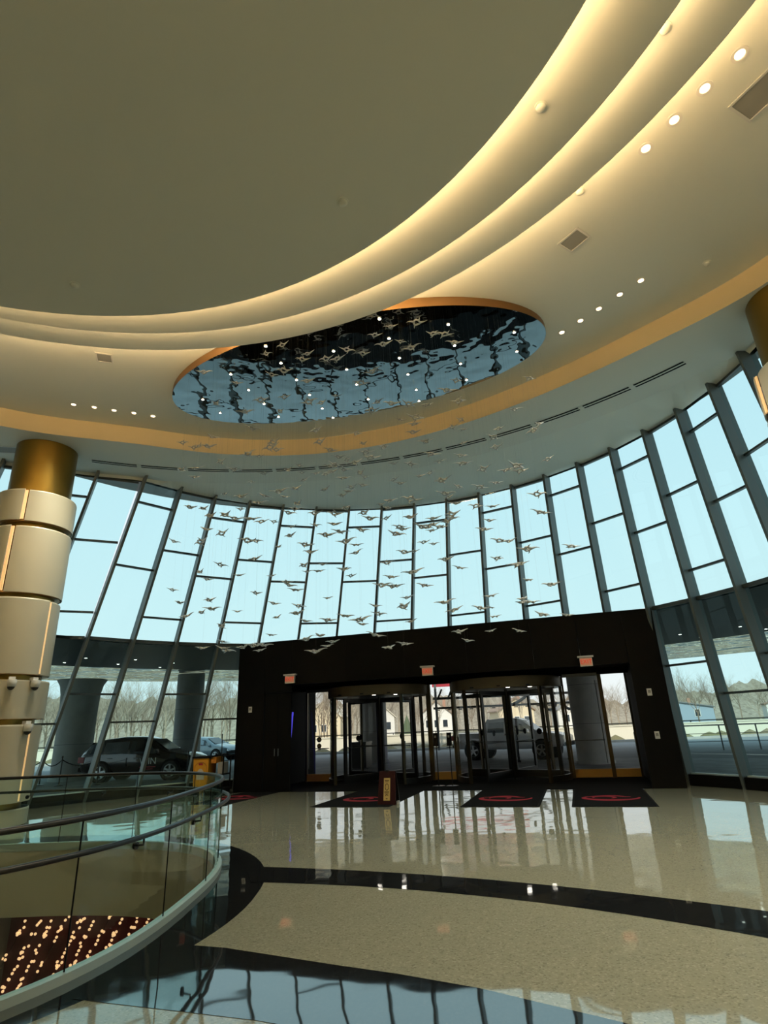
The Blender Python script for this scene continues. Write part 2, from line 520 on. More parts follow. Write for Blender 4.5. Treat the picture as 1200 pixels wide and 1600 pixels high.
# positions: glass ornaments (x, y, z) and pin spotlights (x, y)
ORNAMENT_SPOTS = [
    (-1.86, 9.36, 8.75), (-2.22, 9.56, 8.71), (-1.45, 9.30, 8.35), (-1.40, 9.66, 8.74), (-0.58, 9.26, 8.50), (-0.80, 9.66, 8.59),
    (-0.99, 9.28, 8.33), (-2.09, 9.56, 8.21), (-1.83, 9.44, 8.21), (-2.86, 9.86, 8.25), (-3.65, 10.16, 8.75), (-3.58, 10.86, 8.42),
    (-2.32, 9.70, 7.73), (-2.76, 10.26, 7.82), (-2.14, 10.72, 8.07), (-2.05, 10.72, 8.42), (-1.44, 10.12, 7.91), (-1.15, 9.84, 7.70),
    (-0.96, 11.04, 8.59), (-2.66, 10.50, 7.56), (-1.24, 9.70, 7.01), (-0.49, 10.32, 7.24), (-3.52, 10.66, 7.48), (-1.35, 9.28, 7.84),
    (-0.03, 9.18, 8.75), (0.47, 9.28, 8.65), (0.77, 8.86, 8.75), (0.28, 8.92, 8.73), (1.08, 8.98, 8.57), (1.29, 8.96, 8.53),
    (0.13, 9.08, 8.46), (0.66, 9.22, 8.46), (-0.28, 9.42, 8.51), (1.46, 8.98, 8.35), (-0.12, 9.80, 8.35), (-0.37, 10.66, 8.65),
    (1.56, 9.86, 8.09), (-0.04, 11.50, 8.68), (-0.16, 10.20, 7.69), (0.25, 9.80, 7.59), (0.60, 10.12, 7.75), (1.08, 11.28, 8.41),
    (1.32, 9.56, 7.68), (1.49, 9.32, 7.29), (3.10, 10.08, 8.21), (0.43, 10.40, 7.55), (0.64, 8.88, 6.73), (0.70, 10.34, 7.41),
    (0.76, 11.78, 8.00), (1.67, 10.46, 7.53), (1.87, 11.48, 7.85), (1.40, 9.84, 7.03), (2.74, 10.16, 7.55), (2.35, 10.06, 7.07),
    (2.31, 10.48, 7.10), (3.07, 9.80, 7.00), (2.96, 9.84, 6.89), (0.99, 11.16, 7.43), (-4.34, 11.14, 7.64), (-3.92, 10.98, 7.46),
    (-3.72, 10.98, 7.44), (-4.09, 11.16, 7.52), (-2.04, 9.66, 6.77), (-2.14, 9.86, 6.77), (-1.96, 9.62, 6.59), (-1.38, 11.50, 7.71),
    (-1.22, 12.30, 7.89), (-2.88, 11.08, 7.27), (-2.89, 12.18, 7.74), (-3.87, 12.38, 7.75), (-1.04, 12.64, 7.87), (-0.72, 10.76, 6.87),
    (-0.50, 9.74, 6.31), (-2.01, 12.68, 7.70), (-4.31, 11.12, 6.98), (-3.79, 10.56, 6.72), (-3.39, 11.90, 7.29), (-1.88, 10.34, 6.50),
    (-1.92, 12.48, 7.42), (-2.89, 12.72, 7.55), (-1.45, 11.40, 6.88), (-1.13, 10.50, 6.44), (-0.90, 10.02, 6.40), (-1.09, 10.92, 6.81),
    (-1.09, 11.30, 6.86), (-0.87, 12.04, 7.24), (-4.04, 11.24, 6.84), (-3.22, 12.84, 7.38), (-1.81, 12.06, 7.03), (-0.74, 10.04, 6.13),
    (-1.81, 10.92, 6.34), (-1.94, 9.88, 5.85), (-1.04, 9.42, 5.65), (-0.76, 12.64, 7.05), (-0.66, 10.18, 5.91), (-0.81, 10.46, 5.95),
    (-2.30, 12.32, 6.74), (-2.82, 12.62, 6.90), (-3.34, 11.10, 6.36), (-2.78, 10.32, 5.96), (-2.62, 11.22, 6.17), (-3.98, 10.92, 6.02),
    (-3.71, 10.94, 5.99), (-3.23, 12.04, 6.37), (-3.30, 10.14, 5.52), (-3.00, 10.08, 5.50), (-3.22, 11.58, 5.97), (-2.49, 10.02, 5.37),
    (-2.50, 10.96, 5.65), (-2.63, 12.84, 6.32), (-1.77, 10.92, 6.00), (-1.56, 9.36, 5.28), (-1.95, 10.96, 5.82), (-1.37, 10.62, 5.66),
    (-0.98, 10.72, 5.67), (-0.70, 9.82, 5.43), (-2.17, 12.62, 6.10), (-1.03, 11.18, 5.61), (-1.58, 12.32, 6.01), (-2.23, 12.78, 5.94),
    (-1.02, 9.50, 4.82), (-0.87, 10.56, 5.23), (-3.87, 11.70, 5.80), (-3.28, 10.88, 5.41), (-4.45, 11.46, 5.47), (-3.71, 10.94, 5.27),
    (-2.60, 10.30, 5.04), (-2.57, 10.82, 5.20), (-1.63, 11.16, 5.18), (-2.44, 12.44, 5.57), (-0.70, 9.84, 4.80), (-0.57, 10.68, 4.98),
    (-0.42, 11.88, 7.82), (0.05, 8.96, 6.21), (-0.32, 10.82, 7.05), (-0.19, 9.16, 6.11), (0.99, 11.18, 7.42), (1.57, 9.74, 6.62),
    (2.20, 9.88, 6.58), (1.64, 10.70, 6.82), (0.99, 10.34, 6.71), (0.27, 11.82, 7.24), (0.52, 9.34, 6.04), (1.24, 11.10, 6.90),
    (1.55, 9.94, 6.28), (-0.36, 11.12, 6.62), (-0.43, 10.04, 6.23), (1.84, 9.50, 5.96), (2.38, 9.20, 5.85), (2.17, 9.14, 5.75),
    (2.44, 9.24, 5.77), (-0.37, 9.84, 5.88), (0.25, 11.94, 6.89), (0.42, 12.34, 6.97), (0.69, 9.62, 5.92), (1.10, 11.96, 7.03),
    (1.03, 9.06, 5.58), (1.66, 11.64, 6.52), (2.09, 11.40, 6.39), (2.25, 10.42, 6.06), (1.19, 10.12, 5.76), (1.29, 10.50, 5.83),
    (0.48, 9.04, 5.24), (0.12, 9.52, 5.42), (-0.06, 11.62, 6.18), (0.08, 10.38, 5.61), (1.50, 10.94, 5.87), (1.71, 9.90, 5.39),
    (2.06, 10.14, 5.46), (2.82, 9.72, 5.51), (2.87, 9.84, 5.19), (-0.42, 11.22, 5.85), (-0.29, 11.06, 5.66), (0.05, 11.42, 5.78),
    (0.44, 9.06, 4.93), (-0.43, 10.10, 5.09), (0.30, 11.04, 5.44), (0.38, 11.14, 5.42), (0.22, 10.16, 5.00), (1.01, 11.04, 5.59),
    (1.26, 9.96, 5.28), (1.45, 11.40, 5.71), (1.14, 9.82, 5.09), (0.78, 9.02, 4.75), (0.64, 9.04, 4.73), (1.04, 10.16, 5.10),
    (0.88, 10.14, 5.03), (1.98, 10.16, 5.19), (1.82, 9.96, 4.95), (0.71, 10.04, 4.78), (0.97, 10.98, 5.03), (2.34, 11.16, 5.09),
    (2.19, 9.64, 4.61), (2.44, 9.42, 4.39), (3.12, 9.76, 6.22), (-2.33, 9.80, 4.53), (-3.45, 11.50, 4.93), (-3.91, 11.62, 4.83),
    (-2.72, 10.26, 4.36), (-2.54, 12.32, 4.86), (-3.57, 11.08, 4.52), (-1.87, 12.56, 5.14), (-1.79, 12.54, 4.98), (-1.47, 12.78, 5.20),
    (-1.14, 9.34, 4.13), (-0.87, 11.56, 4.74), (-0.70, 11.00, 4.45), (-1.75, 9.78, 4.07), (-2.00, 11.50, 4.43), (-1.68, 10.32, 4.05),
    (-2.91, 12.46, 4.52), (-4.57, 11.92, 4.54), (-4.04, 10.96, 4.05), (-3.71, 11.74, 4.25), (-3.57, 11.48, 4.01), (-3.88, 11.80, 4.01),
    (-2.37, 11.80, 4.13), (-1.96, 12.52, 4.20), (-1.74, 10.86, 3.73), (-2.25, 11.52, 3.79), (-3.28, 12.38, 4.11), (-3.19, 10.94, 3.56),
    (-4.26, 12.02, 3.99), (-1.33, 12.60, 4.37), (-0.78, 10.40, 3.55), (-1.14, 10.82, 3.56), (-1.62, 11.20, 3.63), (-2.44, 11.94, 3.50),
    (-1.14, 9.52, 3.09), (-1.52, 10.62, 3.20), (-1.20, 12.28, 3.36), (-1.34, 12.52, 3.31), (-1.28, 10.12, 2.91), (-3.28, 10.16, 3.05),
    (-3.40, 11.84, 3.39), (-2.94, 10.42, 3.04), (-2.78, 10.98, 3.15), (-2.29, 9.82, 3.01), (-2.24, 10.30, 3.08), (-2.84, 12.72, 3.30),
    (-1.58, 11.54, 5.14), (-0.64, 11.90, 5.19), (0.39, 11.28, 4.97), (0.57, 10.94, 4.88), (0.02, 10.90, 4.66), (0.08, 10.00, 4.14),
    (0.42, 8.88, 3.93), (-0.08, 10.00, 4.00), (0.12, 9.70, 3.90), (0.60, 8.92, 3.71), (0.42, 12.00, 4.18), (0.28, 10.18, 3.64),
    (-0.21, 9.52, 3.54), (-0.18, 10.96, 3.67), (1.17, 10.80, 4.65), (1.32, 9.98, 4.25), (2.08, 10.32, 4.49), (2.17, 9.12, 4.04),
    (2.44, 9.56, 4.43), (2.38, 9.44, 3.85), (2.94, 10.08, 3.90), (2.06, 11.30, 3.99), (2.46, 10.34, 3.72), (2.39, 10.12, 3.61),
    (2.28, 9.10, 3.41), (0.93, 9.26, 3.50), (1.05, 9.02, 3.32), (1.54, 9.44, 3.41), (2.05, 11.40, 3.78), (1.89, 10.20, 3.39),
    (0.47, 11.98, 3.67), (2.54, 9.44, 3.26), (2.95, 9.46, 3.24), (-0.50, 10.82, 3.46), (-0.46, 9.40, 3.30), (3.29, 9.74, 4.49),
    (-0.24, 10.46, 3.19), (-0.03, 10.68, 2.99), (0.24, 9.28, 2.86), (1.13, 9.28, 3.02), (1.57, 11.64, 3.18), (1.97, 11.20, 3.29),
    (2.23, 9.92, 3.08),
]
PIN_SPOTS = [
    (-2.26, 9.67), (-2.07, 10.31), (-3.23, 10.64), (-3.01, 11.35), (-4.17, 11.67), (-3.96, 12.37), (-2.80, 12.03), (-2.58, 12.74),
    (-1.85, 11.02), (-1.65, 11.72), (-1.43, 12.42), (-1.24, 13.06), (-0.91, 9.97), (-0.69, 10.70), (-0.51, 11.36), (0.07, 8.98),
    (0.25, 9.63), (1.42, 9.27), (1.62, 10.00), (0.47, 10.36), (0.67, 11.04), (1.83, 10.72), (2.05, 11.42), (2.80, 9.65),
    (3.00, 10.35), (0.89, 11.76), (-0.27, 12.08), (1.08, 12.39),
]


# ================================================================== THE SETTING
# ---- floor with the round opening
HC, HA, HB_, HN = (-6.3, 7.0), 4.05, 3.68, 2.8


def hole(t, off=0.0):
    c, s_ = cos(t), sin(t)
    a, b = HA + off, HB_ + off
    r = (abs(c / a) ** HN + abs(s_ / b) ** HN) ** (-1.0 / HN)
    return (HC[0] + r * c, HC[1] + r * s_)


def hole_loop(off, n=120, a0=0.0, a1=2 * pi, end=False):
    return [hole(a0 + (a1 - a0) * i / n, off) for i in range(n + (1 if end else 0))]


floor = tag(empty('floor'), kind='structure', label='glossy cream terrazzo lobby floor with dark inlaid bands')
BORDER = [(-6.08 + (4.53 + 0.2 * max(0.0, -sin(t)) ** 1.0) * cos(t), 7.2 + (4.53 + 0.2 * max(0.0, -sin(t))) * sin(t)) for t in [2 * pi * i / 120 for i in range(120)]]
MB().prism(FOOT, -0.02, 0.0, [BORDER]).build('terrazzo_slab', 'terrazzo', floor)
MB().prism(BORDER, -0.02, 0.0, [hole_loop(0.0)]).build('dark_border', 'black_terrazzo', floor)
n = 60
o1 = [(-5.64 + 14.107 * cos(R(75.0 - 65 * i / n)), -5.04 + 14.107 * sin(R(75.0 - 65 * i / n)), 0.0025) for i in range(n + 1)]
o2 = [(-3.84 + 9.705 * cos(R(77.5 - 78 * i / n)), -1.73 + 9.705 * sin(R(77.5 - 78 * i / n)), 0.0025) for i in range(n + 1)]
MB().strip(o1, o2).build('dark_band', 'black_terrazzo', floor)
u_ = [(-1.9, 5.75), (-1.45, 5.61), (-.5, 5.15), (-.04, 4.94), (.5, 4.65), (1.25, 4.12), (2.0, 3.45), (2.8, 2.5)]
l_ = [(-2.25, 4.75), (-1.34, 4.47), (-.9, 4.33), (-.4, 4.12), (.0, 3.9), (.55, 3.5), (1.1, 2.9), (1.7, 2.1)]
MB().strip(z3(u_, 0.0025), z3(l_, 0.0025)).build('dark_band', 'black_terrazzo', floor)
MB().add([pt(0.35, 0.0, 0.004), pt(PW - 0.35, 0.0, 0.004), pt(PW - 0.35, 5.0, 0.004), pt(0.35, 5.0, 0.004)], [(0, 1, 2, 3)]).build('entrance_matting', 'carpet', floor)
# slab edge of the opening and the level below
fascia = MB()
fascia.strip(z3(hole_loop(0.0), -0.02), z3(hole_loop(0.0), -0.97), True)
fascia.strip(z3(hole_loop(0.0), -0.97), z3(hole_loop(1.2), -0.97), True)
tag(fascia.build('trim_1', 'lower_tan', smooth=R(40)), kind='structure', label='curved tan fascia lining the floor opening')
low = tag(empty('wall_lower'), kind='structure', label='dark red wall on the level below the opening')
MB().box(-13.0, -1.2, 12.6, 12.7, -4.6, -0.97).build('red_panel', 'red_wall', low)
MB().box(-13.1, -13.0, 1.5, 12.7, -4.6, -0.97).build('side_panel', 'paint_dark', low)
MB().box(-1.2, -1.1, 1.5, 12.7, -4.6, -0.97).build('side_panel', 'paint_dark', low)
MB().box(-13.1, -1.1, 1.4, 1.5, -4.6, -0.97).build('side_panel', 'paint_dark', low)
MB().box(-13.1, -7.3, 11.6, 12.6, -4.6, -0.97).build('dark_return', 'paint_dark', low)
tag(MB().box(-13.1, -1.1, 1.4, 12.7, -4.7, -4.6).build('floor_lower', 'paint_dark'), kind='structure', label='dark floor of the lower level')

# ---- ceiling
FPTS = [(-9.05, 11.89), (-6.48, 13.01), (-4.11, 13.90), (-2.04, 14.10), (0.08, 13.68), (1.72, 12.95), (3.79, 11.5), (5.4, 9.95), (6.92, 8.1)]
fpol = sorted((math.atan2(y - WC[1], x - WC[0]) % (2 * pi), math.hypot(x - WC[0], y - WC[1])) for x, y in FPTS)
fpol += [(a, 10.4) for a in (R(165), R(200), R(240), R(280), R(320), R(350))]
fpol += [(R(5), 10.9)]
fpol.sort()


def fascia_r(a):
    a %= 2 * pi
    N = len(fpol)
    for i in range(N):
        a1, r1 = fpol[i]
        a2, r2 = fpol[(i + 1) % N]
        if i == N - 1:
            a2 += 2 * pi
        aa = a if a >= fpol[0][0] else a + 2 * pi
        if a1 <= aa <= a2:
            a0, r0 = fpol[i - 1]
            a3, r3 = fpol[(i + 2) % N]
            t = (aa - a1) / (a2 - a1)
            t2, t3 = t * t, t * t * t
            return 0.5 * (2 * r1 + (r2 - r0) * t + (2 * r0 - 5 * r1 + 4 * r2 - r3) * t2 + (3 * r1 - r0 - 3 * r2 + r3) * t3)
    return 10.4


def poly_r(poly, a):
    """distance from WC to a closed outline in direction a"""
    d = (cos(a), sin(a))
    best = 0
    for i in range(len(poly)):
        x1, y1 = poly[i][0] - WC[0], poly[i][1] - WC[1]
        x2, y2 = poly[(i + 1) % len(poly)][0] - WC[0], poly[(i + 1) % len(poly)][1] - WC[1]
        ex, ey = x2 - x1, y2 - y1
        den = d[0] * ey - d[1] * ex
        if abs(den) < 1e-9:
            continue
        t = (x1 * ey - y1 * ex) / den
        w = (x1 * d[1] - y1 * d[0]) / den
        if t > 0 and -1e-6 <= w <= 1 + 1e-6:
            best = max(best, t)
    return best


ZSOF, ZMID = 8.7, 9.18
NA = 240
AN = [2 * pi * i / NA for i in range(NA)]
TOPLINE = [tuple(cone(k, 8.62, 0.12)[:2]) for k in range(K0, K1 + 1)] + BACK
fr = [fascia_r(a) for a in AN]
tr_ = [poly_r(TOPLINE, a) for a in AN]
cr = [min(12.74, max(f + 0.05, t - 0.03)) for f, t in zip(fr, tr_)]


def ringpts(rs, z, c=WC):
    return [(c[0] + r * cos(a), c[1] + r * sin(a), z) for r, a in zip(rs, AN)]


ceil = tag(empty('ceiling'), kind='structure', label='cream lobby ceiling stepping down in lit circular tiers')
MB().strip(ringpts(fr, ZSOF), ringpts(cr, ZSOF), True).build('outer_soffit', 'paint', ceil)
MB().strip(ringpts(cr, ZSOF), ringpts(tr_, 8.62), True).build('window_soffit', 'soffit_cool', ceil)
MB().strip(ringpts([f + 0.05 for f in fr], ZMID), [(WC[0], WC[1], ZMID)] * NA, True).build('upper_ceiling', 'paint', ceil)
tag(MB().strip(ringpts(fr, ZSOF), ringpts(fr, ZMID + 0.02), True).build('trim_2', 'paint_tan', smooth=R(40)), kind='structure', label='tan curved fascia band around the ceiling')
TIERS = [('ceiling_tier', (-3.67, 1.025), 8.38, 8.76), ('ceiling_tier', (-3.55, 1.20), 7.165, 8.34), ('ceiling_disc', (-3.755, 1.128), 6.257, 7.92)]
for nm, c, r, z in TIERS:
    LIP = 0.065 if r > 8 else 0.12
    t = MB()
    t.lathe([(0.01, z), (r - 0.01, z), (r, z + 0.006), (r, z + LIP), (r - 0.02, z + LIP), (r - 0.02, z + 0.04), (0.01, z + 0.04)], 160, c)
    t.build(nm, 'paint', ceil, smooth=R(30))
    t = MB()
    t.lathe([(r - 0.17, z + 0.05), (r - 0.12, z + 0.05), (r - 0.12, z + 0.09), (r - 0.17, z + 0.09), (r - 0.17, z + 0.05)], 128, c)
    t.build('cove_lamp', 'cove_lamp', ceil)
# roof and the band that closes the gap above the glazing
roof = tag(empty('roof'), kind='structure', label='flat roof over the lobby')
BIG = [(WC[0] + 1.02 * (x - WC[0]), WC[1] + 1.02 * (y - WC[1])) for x, y in FOOT]
MB().prism(BIG, 9.7, 9.95).build('roof_slab', 'paint_dark', roof)
band = MB()
band.strip([cone(k, 8.60, 0.20) for k in range(K0, K1 + 1)], [(*cone(k, 8.6, 0.9)[:2], 9.75) for k in range(K0, K1 + 1)])
band.build('roof_band', 'paint_dark', roof)

# ---- solid wall behind the viewer
wl = [GLASS0[-1]] + BACK + [GLASS0[0]]
tag(MB().strip(z3(wl, -0.02), z3(wl, 9.8)).build('wall_back', 'wall_paint'), kind='structure', label='plain curved lobby wall behind the viewer')

# ---- leaning curtain wall
cw = tag(empty('window_1'), kind='structure', label='tall leaning curtain wall of staggered glass panes')
PK0, PK1 = 4, 14            # bays that start above the portal
for k in range(K0, K1 + 1):
    inside = PK0 < k < PK1
    zb = PZ + 0.02 if inside else 0.0
    t = ang(k) if k > 0 else R(115.5 if k < 0 else 128)
    tx = Vector((-sin(t), cos(t), 0)) * 0.035
    rd = Vector((cos(t), sin(t), 0))
    q = []
    for z in (zb, 8.72):
        p = cone(k, z)
        q.append([p - rd * 0.12 - tx, p + rd * 0.24 - tx, p + rd * 0.24 + tx, p - rd * 0.12 + tx])
    MB().hexa(q[0], q[1]).build('mullion', 'mullion', cw)
for k in range(K0, K1):
    inside = PK0 <= k < PK1
    zs = [8.02, 6.24, 2.80] if k % 2 == 0 else [8.62, 6.87, 4.93, 2.05]
    if k % 2:
        zs = [8.56, 6.85, 4.93, 2.05]
    zs = [z for z in zs if not (inside and z < PZ)]
    zb = PZ + 0.03 if inside else 0.26
    levels = [zb] + sorted(zs) + [8.68]
    dk = 0.0042 * 180 / pi / STEP * 0.9
    for z in zs + ([PZ] if not inside else []):
        a, b = cone(k + dk, z, 0.12), cone(k + 1 - dk, z, 0.12)
        MB().bar(a, b, 0.09, 0.05 if z != PZ else 0.09).build('transom', 'transom', cw)
    if not inside:
        MB().bar(cone(k + dk, 0.265, 0.10), cone(k + 1 - dk, 0.265, 0.10), 0.10, 0.035).build('sill_bar', 'shoe_metal', cw)
    for z0, z1 in zip(levels, levels[1:]):
        q0, q1, q2, q3 = cone(k + dk, z0 + 0.02, 0.12), cone(k + 1 - dk, z0 + 0.02, 0.12), cone(k + 1 - dk, z1 - 0.02, 0.12), cone(k + dk, z1 - 0.02, 0.12)
        MB().add([q0, q1, q2, q3], [(0, 1, 2, 3)]).build('pane', 'curtain_glass', cw)
# black sill kerb under the glass
for nm, ka, kb in (('baseboard_left', K0, PK0), ('baseboard_right', PK1, K1)):
    pi_, po = [], []
    for i in range((kb - ka) * 3 + 1):
        k = ka + i / 3
        pi_.append(cone(k, 0, -0.10))
        po.append(cone(k, 0, 0.40))
    m = MB()
    h = 0.25
    upz = Vector((0, 0, h))
    m.strip(pi_, [p + upz for p in pi_])
    m.strip([p + upz for p in pi_], [p + upz for p in po])
    m.strip(po, [p + upz for p in po])
    tag(m.build(nm, 'black_panel'), kind='structure', label='low black kerb under the curtain wall ' + ('by the car display' if ka < 0 else 'by the right hand glazing'))
    for k in range(ka, kb):
        pass

# ---- black entrance portal
OS0, OS1, OZ, OFFD = 1.85, 11.36, 2.92, 2.9
SFO = OFFD
portal = tag(empty('wall_portal', (PA.x, PA.y, 0), PROT), kind='structure', label='black panelled entrance wall around the revolving doors')
g = 0.004
cuts = [0.0, 0.93, 1.85, 3.6, 5.4, 7.2, 9.0, 10.2, 11.36, PW]
for s0, s1 in zip(cuts, cuts[1:]):
    if s1 <= OS0 + 0.01 or s0 >= OS1 - 0.01:
        if abs(s0 - 0.93) < 0.01:
            MB().box(s0 + g, s1 - g, 0, 0.12, 2.72, PZ).build('wall_panel', 'black_panel', portal)
        else:
            MB().box(s0 + g, s1 - g, 0, 0.12, 0, PZ).build('wall_panel', 'black_panel', portal)
    else:
        MB().box(s0 + g, s1 - g, 0, 0.12, OZ, PZ).build('wall_panel', 'black_panel', portal)
MB().box(0, PW, 0.02, 4.2, PZ - 0.12, PZ).build('portal_roof', 'black_panel', portal)
MB().box(OS0 - 0.95, PW, 0.12, 4.0, OZ + 0.12, OZ + 0.2).build('lobby_lintel', 'black_panel', portal)
MB().box(0.70, PW - 0.6, SFO - 0.06, SFO + 0.06, 2.87, OZ + 0.25).build('head_panel', 'black_panel', portal)
MB().box(0.0, 0.12, 0.12, 4.2, 0, PZ).build('portal_side', 'black_panel', portal)
MB().box(PW - 0.12, PW, 0.12, 4.2, 0, PZ).build('portal_side', 'black_panel', portal)
MB().box(0.62, 0.74, 0.12, 4.2, 0, PZ).build('portal_side', 'black_panel', portal)
MB().box(PW - 0.62, PW - 0.55, 0.12, 4.2, 0, PZ).build('portal_side', 'black_panel', portal)
d1 = tag(empty('door_1', tuple(pt(0.93, 0.03)), PROT), kind='structure', label='flush black closet door in the entrance wall')
MB().box(0.03, 0.455, 0.0, 0.05, 0.01, 2.70).build('door_leaf', 'black_panel', d1)
MB().box(0.465, 0.89, 0.0, 0.05, 0.01, 2.70).build('door_leaf', 'black_panel', d1)
MB().tube([(0.40, -0.05, 0.95), (0.40, -0.05, 1.15)], 0.012).build('handle', 'steel', d1)
MB().tube([(0.52, -0.05, 0.95), (0.52, -0.05, 1.15)], 0.012).build('handle', 'steel', d1)

# storefront between and beside the revolving doors
SF = OFFD


def leaf(kind_, s0, s1, label, bar_right=None, kick=0.24, decals=False):
    e = tag(empty(kind_, tuple(pt(s0, SF)), PROT), kind='structure', label=label)
    w = s1 - s0
    t = 0.055
    top = 2.86
    MB().box(0, t, -0.05, 0.05, 0, OZ + 0.12).build('frame_post', 'bronze', e)
    MB().box(w - t, w, -0.05, 0.05, 0, OZ + 0.12).build('frame_post', 'bronze', e)
    MB().box(t, w - t, -0.05, 0.05, top, OZ + 0.12).build('frame_head', 'frame_metal', e)
    MB().box(t, w - t, -0.04, 0.04, 0.02, kick).build('kick_plate', 'brass_plate', e)
    MB().add([(t, 0, kick), (w - t, 0, kick), (w - t, 0, top), (t, 0, top)], [(0, 1, 2, 3)]).build('pane', 'door_glass', e)
    if bar_right is not None:
        x0 = t + 0.03 if bar_right else t + 0.10
        b = MB()
        b.tube([(t + 0.05, -0.08, 1.02), (w - t - 0.05, -0.08, 1.02)], 0.014)
        x = w - t - 0.08 if bar_right else t + 0.08
        b.tube([(x, -0.08, 0.4), (x, -0.08, 2.7)], 0.014)
        b.build('push_bar', 'steel', e)
        MB().box(t, w - t, -0.16, -0.05, top - 0.04, top + 0.05).build('closer', 'steel', e)
    if decals:
        for i, (zz, r) in enumerate(((1.30, 0.085), (1.10, 0.08))):
            dm = MB()
            dm.tube([(w * 0.5, -0.012, zz), (w * 0.5, -0.006, zz)], r, 20)
            dm.build('sticker', 'rubber', e)
            dm = MB()
            dm.tube([(w * 0.5, -0.016, zz), (w * 0.5, -0.011, zz)], r * 0.62, 16)
            dm.build('sticker_centre', 'gold_print', e)
        MB().box(w * .5 - .05, w * .5 + .05, -0.012, -0.006, 0.97, 1.0).build('sticker_foot', 'rubber', e)
    return e


leaf('door_2', 0.98, 1.95, 'glass side door with round warning stickers', False, decals=True)
leaf('window_2', 5.36, 6.14, 'narrow glass sidelight between the two revolving doors')
leaf('door_3', 9.56, 10.68, 'glass side door with push bar in front of the concrete column', True)
leaf('window_3', 10.68, 11.45, 'narrow glass sidelight at the right end of the entrance')
blue = tag(empty('trim_3', tuple(pt(0.80, 0.6)), PROT), kind='structure', label='thin strip of blue glow on the vestibule side wall')
MB().bar((0.03, 1.2, 0.15), (0.03, 1.55, 2.2), 0.04, 0.04).build('glow_strip', 'blue_glow', blue)  # blue glow on the side wall built as an emissive bar, not a fixture


def revolving(sc_, wing0, label):
    e = tag(empty('revolving_door', tuple(pt(sc_, SF)), PROT), label, 'door', 'pair of revolving doors in the entrance')
    RR = 1.66
    zt, zh = 2.56, 2.87
    # curved canopy header
    h = MB()
    h.lathe([(RR - 0.10, zt), (RR + 0.04, zt), (RR + 0.05, zt + 0.02), (RR + 0.05, zh - 0.02), (RR + 0.03, zh), (RR - 0.10, zh), (RR - 0.10, zt)], 64)
    h.build('canopy_header', 'header_bronze', e, smooth=R(30))
    c = MB()
    c.lathe([(0.02, zt + 0.03), (RR - 0.09, zt + 0.03), (RR - 0.09, zt + 0.10), (0.02, zt + 0.10)], 48)
    c.build('canopy_ceiling', 'frame_metal', e)
    for a in (-62, -90, -118):
        s_ = MB()
        s_.box(-0.05, 0.05, -0.03, 0.03, -0.035, 0.0)
        s_.build('sensor', 'black_metal', e, ((RR + 0.06) * cos(R(a)), (RR + 0.06) * sin(R(a)), zt + 0.06), R(a + 90))
    for a in (-80, -45):
        MB().lathe([(0.0, zt + 0.015), (0.06, zt + 0.015), (0.06, zt + 0.029)], 16).build('downlight', 'lamp_white', e, ((RR - 0.5) * cos(R(a)), (RR - 0.5) * sin(R(a)), 0))
    # fixed curved glass walls at either side, with end posts
    for side in (0, 180):
        for a0, a1 in ((side - 48, side), (side, side + 48)):
            p0 = circ((0, 0), RR, 10, R(a0), R(a1), True)
            MB().strip(z3(p0, 0.16), z3(p0, zt)).build('drum_glass', 'door_glass', e)
            b = MB()
            b.strip(z3(circ((0, 0), RR + .03, 10, R(a0), R(a1), True), 0), z3(circ((0, 0), RR + .03, 10, R(a0), R(a1), True), 0.16))
            b.strip(z3(circ((0, 0), RR - .03, 10, R(a0), R(a1), True), 0), z3(circ((0, 0), RR - .03, 10, R(a0), R(a1), True), 0.16))
            b.strip(z3(circ((0, 0), RR - .03, 10, R(a0), R(a1), True), 0.16), z3(circ((0, 0), RR + .03, 10, R(a0), R(a1), True), 0.16))
            b.build('drum_base', 'frame_metal', e)
        for a in (side - 48, side, side + 48):
            MB().box(-0.045, 0.045, -0.035, 0.035, 0, zt).build('drum_post', 'bronze', e, (RR * cos(R(a)), RR * sin(R(a)), 0), R(a))
    MB().tube([(0, 0, 0), (0, 0, zt + 0.02)], 0.05, 12).build('centre_shaft', 'frame_metal', e)
    for i in range(4):
        a = R(wing0 + 90 * i)
        wg = MB()
        L = RR - 0.08
        wg.box(0.05, 0.14, -0.03, 0.03, 0.05, zt - 0.05)
        wg.box(L - 0.11, L, -0.03, 0.03, 0.05, zt - 0.05)
        wg.box(0.14, L - 0.11, -0.03, 0.03, 0.05, 0.27)
        wg.box(0.14, L - 0.11, -0.03, 0.03, zt - 0.17, zt - 0.05)
        w = wg.build('door_wing', 'frame_metal', e, (0, 0, 0), a)
        MB().add([(0.14, 0, 0.27), (L - 0.11, 0, 0.27), (L - 0.11, 0, zt - 0.17), (0.14, 0, zt - 0.17)], [(0, 1, 2, 3)]).build('wing_glass', 'door_glass', w)
        MB().tube([(0.2, -0.06, 1.05), (L - 0.2, -0.06, 1.05)], 0.014).build('push_bar', 'steel', w)
        MB().box(0.1, L - 0.02, -0.038, -0.03, 0.055, 0.085).build('sweep_strip', 'chrome', w)
        MB().tube([(L * 0.62, -0.012, 1.32), (L * 0.62, -0.006, 1.32)], 0.085, 18).build('sticker', 'rubber', w)
    return e


revolving(3.65, 242, 'revolving door beside the glass door with stickers')
revolving(7.85, 248, 'revolving door in front of the white pickup truck')


